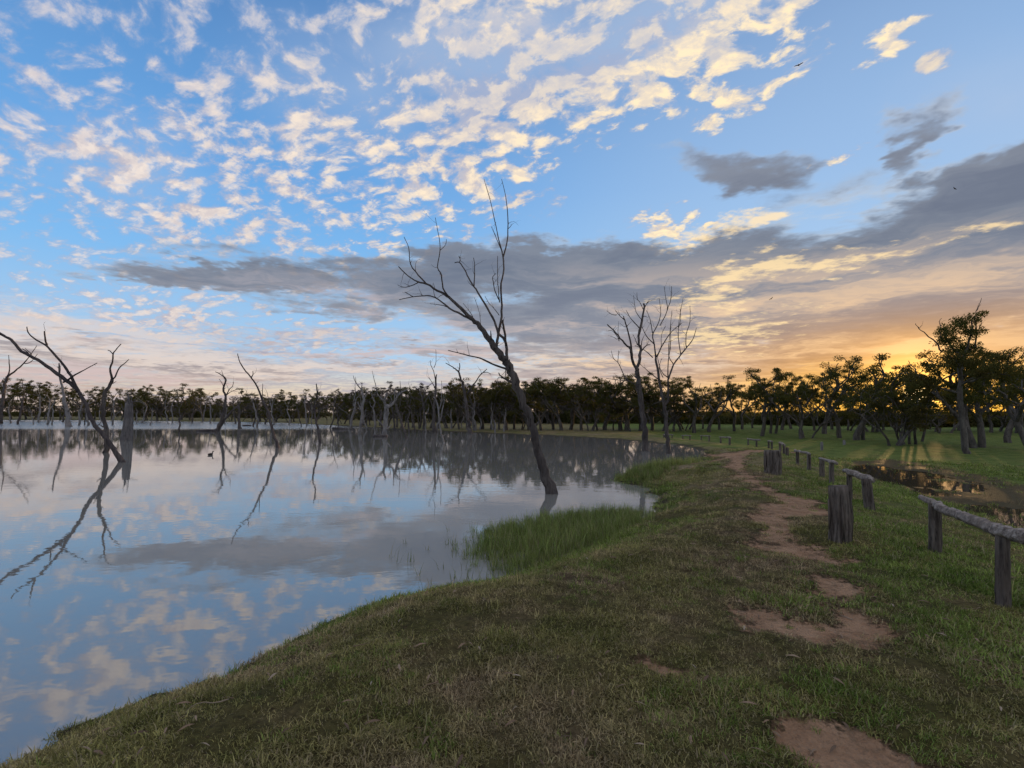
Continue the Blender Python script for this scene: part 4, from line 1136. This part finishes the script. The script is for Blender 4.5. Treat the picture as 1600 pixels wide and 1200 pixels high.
# ================================================================== low log-rail fence and stumps
def timber(tb, p0, p1, r0, r1, seed, sides=30, rings=11, rough=0.03, lobes=0.13, bend=0.0):
    r = np.random.default_rng(seed); t = np.linspace(0, 1, rings)
    P = np.array(p0)[None] * (1 - t[:, None]) + np.array(p1)[None] * t[:, None]
    L = np.linalg.norm(np.array(p1) - np.array(p0))
    P += np.column_stack([bend * L * np.sin(t * 3.1), 0.3 * bend * L * np.sin(t * 5), 0 * t]) + r.standard_normal((rings, 3)) * r0 * 0.03
    tb.tube(P, r0 + (r1 - r0) * t, sides, rough, seed, lobes=lobes, groove=0.24)
def post_mesh(g, top, r, lean, seed, org):
    tb = Tubes(); timber(tb, (g[0], g[1], g[2] - 0.2), (g[0] + lean[0], g[1] + lean[1], top), r * 1.06, r * 0.94, seed)
    return tb.mesh('post', org)
def fence(posts, rail, rpx, label, seed, rr=None):
    """posts: (foot x, foot y, top y, width px); rail: pixel points of its middle line"""
    feet = [ground_hit(p[0], p[1]) for p in posts]
    org = np.array(feet[0]); root = empty('rail_fence', org); tag(root, label, 'fence', 'low log-rail fence along the path')
    for i, (p, g) in enumerate(zip(posts, feet)):
        k = g.y / FPX; top = at_depth(p[4] if len(p) > 4 else p[0], p[2], g.y)
        obj('post', post_mesh(g, top[2], p[3] * k / 2, (top[0] - g.x, 0), seed * 7 + i, org), M_POST, root)
    if rail:
        y0, y1 = feet[0].y, feet[-1].y; x0, x1 = posts[0][0], posts[-1][0]
        pts = []
        for (px, py) in rail:
            # the rail lies along the line of its posts
            t = (px - x0) / (x1 - x0 + 1e-6); inv = 1 / y0 + (1 / y1 - 1 / y0) * t
            pts.append(at_depth(px, py, 1 / max(inv, 1 / 60)))
        P = catmull(pts, 4); tb = Tubes()
        rad = np.interp(np.linspace(0, 1, len(P)), np.linspace(0, 1, len(rpx)), [w / 2 for w in rpx]) * np.array([p[1] for p in P]) / FPX
        rq = np.random.default_rng(seed); rad = rad * (1 + 0.10 * np.convolve(rq.standard_normal(len(P) + 4), np.ones(3) / 3, 'valid')[:len(P)])
        P = P + rq.standard_normal(P.shape) * rad[:, None] * 0.24
        tb.tube(P, rad, 26, 0.035, seed, lobes=0.12, groove=0.2)
        obj('rail', tb.mesh('rail', org), M_RAIL, root)
fence([(1460, 862, 786, 16), (1566, 946, 834, 20)], [(1440, 777), (1461, 788), (1480, 798), (1505, 808), (1530, 818), (1556, 828), (1580, 836), (1604, 842), (1625, 847)], [7, 13, 14, 18, 20, 22, 20], 'nearest fence section at right edge, a bowed pale log on two posts', 1)
fence([(1327, 780, 741, 8), (1361, 798, 748, 14, 1353)], [(1319, 735), (1330, 739), (1345, 744), (1361, 751)], [6, 9, 10, 10], 'fence section behind the tall single stump, its right post leaning', 2)
fence([(1284, 746, 718, 7), (1299, 757, 724, 8)], [(1281, 716), (1290, 719), (1299, 722), (1307, 724)], [4, 5, 6, 5], 'fence section, third from the front, with a short thick rail', 3)
fence([(1246, 726, 705, 5), (1264, 735, 709, 6)], [(1242, 704), (1252, 706), (1265, 709)], [3.5, 4, 4], 'fence section, fourth from the front, right of the twin stumps', 4)
fence([(1219, 706, 692, 4), (1225, 710, 694, 4), (1230, 713, 699, 4.5)], [(1217, 691), (1222, 693), (1227, 696)], [3, 3.5, 3], 'three short posts close together with a stub rail behind twin stumps', 5)
fence([(1201, 699, 690, 3), (1206, 701, 690, 3)], [(1200, 689), (1207, 690)], [2.5, 2.5], 'pair of short grey posts at the bend of the fence', 6)
fence([(1169, 694, 686, 2.6), (1182, 697, 687, 3)], [(1168, 685.5), (1175, 686.5), (1187, 687.5)], [2, 2.5, 2.5], 'fence section across the path end, right of the white-topped rail', 7)
fence([(1126, 692, 683, 2.8), (1140, 695, 684, 3.2)], [(1124, 683), (1132, 683.4), (1142, 684)], [2.2, 2.4, 2.4], 'fence section with a straight white-topped rail across the far path', 8)
fence([(1096, 688, 681, 2.2), (1108, 690, 681, 2.4)], [(1094, 681), (1102, 681), (1110, 681.5)], [1.6, 1.8, 1.8], 'far fence section left of the white-topped rail', 9)
fence([(1067, 686, 680, 2), (1078, 687.5, 680, 2.2)], [(1065, 680.5), (1072, 680.5), (1080, 681)], [1.4, 1.6, 1.4], 'far fence section just right of the shore pair of dead trees', 10)
fence([(1037, 684, 678.5, 1.8), (1050, 685, 679, 2)], [(1036, 679), (1044, 679.3), (1052, 679.6)], [1.4, 1.5, 1.4], 'farthest fence section seen between the shore pair of dead trees', 11)

def stump(px, py, top, w0, w1, label, seed, mat=None):
    g = ground_hit(px, py); k = g.y / FPX; H = (py - top) * k
    root = empty('wooden_stump', g); tag(root, label, 'stump', 'timber stumps beside the path')
    tb = Tubes(); t = np.linspace(-0.15, 1, 12); r = np.random.default_rng(seed)
    P = np.column_stack([0.02 * np.sin(t * 3), 0 * t, t * H])
    tb.tube(P, (w0 + (w1 - w0) * np.clip(t, 0, 1)) * k / 2, 44, 0.022, seed, cap=True, lobes=0.09, groove=0.2)
    obj('bole', tb.mesh('bole'), mat or M_POST, root)
    for i in range(7):                                                     # ridges of bark and splits down the sides
        a = r.uniform(0, 6.28); rr = (w0 + w1) / 4 * k * 0.985; h0, h1 = r.uniform(0, .3) * H, r.uniform(.75, 1.0) * H
        q = np.array([math.cos(a) * rr, math.sin(a) * rr, 0])
        t2 = Tubes(); t2.tube([q + (0, 0, h0), q + (0.01, 0, (h0 + h1) / 2), q + (0, 0, h1)], [0.010, 0.022, 0.008], 5, 0.1, i)
        obj('bark_ridge', t2.mesh('bark_ridge'), mat or M_POST, root)
stump(1313, 845, 762, 32, 28, 'tall single dark timber stump standing alone beside the path', 31)
stump(1201, 739, 704, 13, 12, 'left one of the twin dark stumps by the path', 32)
stump(1213, 741, 704.5, 16, 14, 'right, thicker one of the twin dark stumps by the path', 33)
stump(1284, 701, 688, 3.6, 3.2, 'small pale stump alone on the grass beyond the fence', 34, M_PALE)
stump(1319, 693, 686, 4, 3, 'low pale stump at the foot of the right grove', 35, M_PALE)

# ================================================================== grass and reeds
def blade_mat(name, tone=None, fixed=None):
    m, w = new_mat(name)
    pos = w.n('ShaderNodeNewGeometry').outputs['Position']
    t = attr(w, 'tint'); rnd = w.n('ShaderNodeObjectInfo').outputs['Random']
    c = grass_tone(w, pos, tone) if fixed is None else w.mix(w.noise(pos, 1.2, 3.0, 0.6), *fixed)
    k = w.add(0.70, w.add(w.mul(w.mul(t, t), 1.45), w.mul(rnd, 0.55)))
    c = w.mix(1.0, c, w.comb(k, k, k), 'MULTIPLY')
    dry = w.ss(0.80, 0.90, w.m('FRACT', w.add(w.mul(t, 7.31), rnd)))
    c = w.mix(w.mul(dry, 0.65), c, (0.42, 0.33, 0.21, 1))
    d = w.n('ShaderNodeBsdfDiffuse'); w.put(d.inputs[0], c)
    tr = w.n('ShaderNodeBsdfTranslucent'); w.put(tr.inputs[0], c)
    mx = w.n('ShaderNodeMixShader'); mx.inputs[0].default_value = 0.3
    w.t.links.new(d.outputs[0], mx.inputs[1]); w.t.links.new(tr.outputs[0], mx.inputs[2])
    finish(w, mx.outputs[0])
    return m
M_DRYB = blade_mat('sward_blades', 0.12)
M_GRNB = blade_mat('green_blades', 0.85)
M_REED = blade_mat('reed_blades', fixed=((0.075, 0.118, 0.026, 1), (0.185, 0.195, 0.062, 1)))

def tuft(seed, n, rad, hgt, width, splay, lie=0.0, mat=None):
    """a tuft of curved tapering blades, three segments each"""
    r = np.random.default_rng(seed); V, F3, T = [], [], []
    for i in range(n):
        a, q = r.uniform(0, 6.28), rad * math.sqrt(r.random()); p = np.array([math.cos(a) * q, math.sin(a) * q, -0.012])
        b = r.uniform(0, 6.28); out = np.array([math.cos(b), math.sin(b), 0]); L = hgt * r.uniform(.5, 1.25)
        s0 = splay * r.uniform(.3, 1.2) + (1.1 if r.random() < lie else 0); side = np.array([-out[1], out[0], 0]) * width * r.uniform(.7, 1.2)
        c = len(V); ang = s0 * 0.5
        tt = r.random()
        for k in range(3):
            w_ = (1.0, 0.8, 0.0)[k]
            if k < 2: V += [p - side * w_, p + side * w_]; T += [tt, tt]
            else: V.append(p); T.append(tt)
            p = p + (out * math.sin(ang) + np.array([0, 0, 1]) * math.cos(ang)) * L / 2; ang += s0 * 0.75
        F3 += [(c, c + 1, c + 3), (c, c + 3, c + 2), (c + 2, c + 3, c + 4)]
    me = mesh_np('tuft', V, F3, False); fattr(me, 'tint', T); me.materials.append(mat)
    return source('tuft', me)

def polar_points(r0, r1, dens, r, half=60):
    n = int(dens * math.radians(2 * half) / 2 * (r1 * r1 - r0 * r0))
    rr = np.sqrt(r.uniform(r0 * r0, r1 * r1, n)); a = np.radians(r.uniform(-half, half, n))
    return rr * np.sin(a), rr * np.cos(a)

def sward():
    r = np.random.default_rng(3)
    src = [tuft(i, 38, .08, .052, .0026, 1.7, .5, M_DRYB) for i in range(4)] + [tuft(20 + i, 34, .065, .068, .0028, 1.3, .3, M_GRNB) for i in range(3)] + [tuft(40 + i, 9, .05, .12, .0014, 1.1, .35, M_DRYB) for i in range(2)]
    X, Y = [], []
    for r0, r1, d in [(1.2, 4.0, 620), (4.0, 7.0, 380), (7.0, 11, 170), (11, 18, 60), (18, 32, 16)]:
        x, y = polar_points(r0, r1, d, r); X.append(x); Y.append(y)
    x, y = np.concatenate(X), np.concatenate(Y)
    z, dw, fw, mw = height(x, y, True); dirt = dirt_w(x, y); lush = lush_w(x, y, fw, dw); R = np.hypot(x, y)
    thin = vnoise(x, y, 2.6, 3, 71)
    keep = (dw > 0.02) & (r.random(len(x)) > sst(0.10, 0.7, dirt) * 0.965) & (r.random(len(x)) > mw * 0.86) & (r.random(len(x)) < 1.7 * sst(0.22, 0.72, thin) + 0.34)
    x, y, z, dw, lush, R, dirt, thin = [q[keep] for q in (x, y, z, dw, lush, R, dirt, thin)]
    z = z + (vnoise(x, y, 6.0, 3, 44) - 0.5) * 0.06 * (dw > 0.1) * (1 - 0.6 * dirt) - dirt * .03
    g = r.random(len(x)) < lush * 0.9 + 0.14 * sst(.5, .75, vnoise(x, y, 1.1, 3, 91))
    idx = np.where(g, r.integers(4, 7, len(x)), r.integers(0, 4, len(x)))
    tall = r.random(len(x)) < (0.02 + 0.10 * sst(0.5, 0.05, dw)); idx = np.where(tall, r.integers(7, 9, len(x)), idx)
    sc = r.uniform(.7, 1.3, len(x)) * np.interp(R, [2, 6, 11, 18, 32], [.85, 1.05, 1.45, 2.0, 2.6]) * (0.55 + 0.95 * thin) * (1 - .45 * dirt) * np.where(g, 0.85 + .35 * lush, 1)
    zs = np.interp(R, [2, 11, 32], [1, .8, .55])
    scatter('grass', np.column_stack([x, y, z]), sc, r.uniform(0, 6.28, len(x)), idx, src, zs=zs)
    bpy.data.objects['grass']['label'] = 'short matted dry and green grass covering the bank'
sward()

def litter():
    """fallen gum leaves, straws and bark scraps on the bank"""
    r = np.random.default_rng(23)
    m, w = new_mat('fallen_leaves'); rnd = w.n('ShaderNodeObjectInfo').outputs['Random']
    finish(w, principled(w, w.ramp(rnd, [(0, (0.11, 0.07, 0.045)), (0.5, (0.24, 0.16, 0.10)), (0.85, (0.28, 0.20, 0.13)), (1, (0.34, 0.28, 0.21))]), 0.8, 0.2))
    src = []
    for i in range(3):                                    # curled narrow leaves
        t = np.linspace(0, 1, 5); c = .5 + .5 * i; V = []
        for q in t: V += [(q * .085, .007 * math.sin(q * 3.14) + .012 * c * q * q, .004 + .012 * math.sin(q * 3.1)), (q * .085, -.007 * math.sin(q * 3.14) + .012 * c * q * q, .002 + .010 * math.sin(q * 3.1))]
        me = mesh('fallen_leaf', V, [(2 * k, 2 * k + 1, 2 * k + 3, 2 * k + 2) for k in range(4)]); me.materials.append(m); src.append(source('fallen_leaf', me))
    for i in range(3):                                    # thin sticks
        tb = Tubes(); P = np.column_stack([np.linspace(0, .10 + .04 * i, 6), .004 * r.standard_normal(6), .008 + .004 * r.standard_normal(6)]); tb.tube(P, np.linspace(.0035, .0015, 6), 5, .1, i)
        me = tb.mesh('stick'); me.materials.append(m); src.append(source('stick', me))
    X, Y = [], []
    for r0, r1, d in [(1.4, 4, 34), (4, 8, 16), (8, 14, 5)]:
        x, y = polar_points(r0, r1, d, r); X.append(x); Y.append(y)
    x, y = np.concatenate(X), np.concatenate(Y); z, dw, fw, mw = height(x, y, True); dt = dirt_w(x, y)
    z = z + (vnoise(x, y, 6.0, 3, 44) - 0.5) * 0.06 * (dw > 0.1) * (1 - 0.6 * dt) - dt * .035
    k = (dw > .1) & (r.random(len(x)) < .35 + .5 * dt)
    x, y, z, dt = x[k], y[k], z[k], dt[k]
    scatter('leaf_litter', np.column_stack([x, y, z + np.where(dt > .5, .003, .026)]), r.uniform(.6, 1.2, len(x)), r.uniform(0, 6.28, len(x)), r.choice(6, len(x), p=[.30, .30, .30, .04, .03, .03]), src)
    bpy.data.objects['leaf_litter']['label'] = 'scattered fallen leaves and sticks on the bank'
litter()

REED_PX = [(718, 850), (740, 838), (770, 826), (820, 814), (880, 803), (950, 797), (1012, 798), (1020, 800), (1000, 826), (950, 856), (900, 874), (850, 888), (800, 900), (770, 893), (742, 872)]
SPIT_PX = [(958, 748), (985, 738), (1040, 730), (1085, 722), (1100, 728), (1070, 744), (1040, 756), (1020, 764), (990, 757)]
def reeds():
    r = np.random.default_rng(13)
    src = [tuft(60 + i, 16, .07, .30, .0042, .55, .05, M_REED) for i in range(4)] + [tuft(70 + i, 4, .05, .26, .0035, .7, .15, M_REED) for i in range(2)]
    P, S, I = [], [], []
    for px, dens in ((REED_PX, 190), (SPIT_PX, 55)):
        Q = np.array([plane_pt(a, b, WATER_Z + .02) for a, b in px])
        lo, hi = Q.min(0) - .4, Q.max(0) + .4; n = int(dens * np.prod(hi - lo))
        x, y = r.uniform(lo[0], hi[0], n), r.uniform(lo[1], hi[1], n)
        d = poly_sdf(x, y, Q) + (vnoise(x, y, 2.0, 3, 81) - .5) * .5
        k = r.random(n) < sst(-.35, .55, d)
        x, y, d = x[k], y[k], d[k]; z = np.maximum(height(x, y), WATER_Z - .06)
        P.append(np.column_stack([x, y, z])); S.append(r.uniform(.45, 1.25, len(x)) * (0.75 + .3 * sst(0, .5, d)) * (1.0 if dens > 100 else 1.15)); I.append(r.integers(0, 4, len(x)))
    # stray stalks out in the water and along the edge
    st = [(620, 880), (632, 850), (640, 878), (655, 900), (668, 860), (690, 890), (700, 830), (697, 850), (720, 890), (735, 905), (728, 868), (675, 912), (745, 918), (760, 905), (612, 872), (705, 870), (712, 905)]
    A = np.array([plane_pt(a + r.uniform(-4, 4), b, WATER_Z) for a, b in st]); P.append(np.column_stack([A, np.full(len(A), WATER_Z - .03)])); S.append(r.uniform(.8, 1.3, len(A))); I.append(r.integers(4, 6, len(A)))
    x, y = polar_points(3, 9, 60, r); d = shore_d(x, y); k = (np.abs(d + .03) < .16) & (y > 2.5) & (r.random(len(x)) < .75)
    P.append(np.column_stack([x[k], y[k], np.maximum(height(x[k], y[k]), WATER_Z - .03)])); S.append(r.uniform(.16, .40, k.sum())); I.append(r.integers(4, 6, k.sum()))
    P, S, I = np.vstack(P), np.concatenate(S), np.concatenate(I)
    scatter('reeds', P, S, r.uniform(0, 6.28, len(P)), I, src)
    bpy.data.objects['reeds']['label'] = 'lush green reeds and water grass at the bank'
reeds()

# ================================================================== birds
M_BIRD, _w = new_mat('dark_feathers'); finish(_w, principled(_w, _w.mix(_w.noise(_w.n('ShaderNodeTexCoord').outputs['Object'], 9.0), (0.02, 0.018, 0.016, 1), (0.06, 0.045, 0.035, 1)), 0.7))
def duck(px, py):
    b = plane_pt(px, py, WATER_Z); root = empty('duck', (b[0], b[1], WATER_Z)); tag(root, 'small dark duck floating alone on the lake at left', 'duck')
    tb = Tubes(); tb.tube([(-.30, 0, .10), (-.24, 0, .09), (-.12, 0, .06), (.04, 0, .06), (.16, 0, .08), (.21, 0, .10)], [.01, .05, .11, .125, .08, .03], 12)
    obj('body', tb.mesh('body'), M_BIRD, root)
    tb = Tubes(); tb.tube([(.15, 0, .10), (.19, 0, .20), (.20, 0, .27), (.23, 0, .32), (.28, 0, .315)], [.05, .035, .036, .05, .025], 10); obj('head', tb.mesh('head'), M_BIRD, root)
    tb = Tubes(); tb.tube([(.27, 0, .315), (.33, 0, .30), (.36, 0, .30)], [.020, .018, .006], 8); obj('bill', tb.mesh('bill'), M_BIRD, root)
    root.scale = (.6, .6, .6); root.rotation_euler = (0, 0, 1.2)
duck(329, 711)
def flying_bird(px, py, depth, size, rz, label, seed):
    p = at_depth(px, py, depth); root = empty('flying_bird', p); tag(root, label, 'bird', 'birds in the sky')
    tb = Tubes(); tb.tube([(-.28, 0, 0), (-.15, 0, 0), (0, 0, .01), (.14, 0, .01), (.22, 0, .0)], [.03, .05, .07, .05, .012], 8); obj('body', tb.mesh('body'), M_BIRD, root)
    for s in (-1, 1):
        v = [(.10, 0, .02), (-.10, 0, .02), (.12, s * .3, .14), (-.06, s * .3, .14), (-.02, s * .62, .10), (-.10, s * .60, .10), (.10, 0, .035), (-.10, 0, .03), (.12, s * .3, .155), (-.06, s * .3, .15), (-.02, s * .62, .108), (-.10, s * .60, .105)]
        f = [(0, 1, 3, 2), (2, 3, 5, 4), (6, 8, 9, 7), (8, 10, 11, 9), (0, 2, 8, 6), (2, 4, 10, 8), (1, 7, 9, 3), (3, 9, 11, 5), (4, 5, 11, 10), (0, 6, 7, 1)]
        obj('wing', mesh('wing', v, f, False), M_BIRD, root)
    root.scale = (size,) * 3; root.rotation_euler = (0.4 * (seed % 3 - 1), 0.2, rz)
flying_bird(1248, 102, 40, .55, 0.8, 'dark bird flying by the bright cloud edge at upper right', 1)
flying_bird(1492, 295, 60, .5, 2.0, 'tiny dark bird before the grey cloud at far right', 2)
flying_bird(1205, 467, 60, .5, 0.3, 'tiny dark bird low over the far trees beyond the path', 3)
flying_bird(1452, 537, 60, .45, 2.6, 'tiny dark bird beside the top of the tallest gum tree', 4)
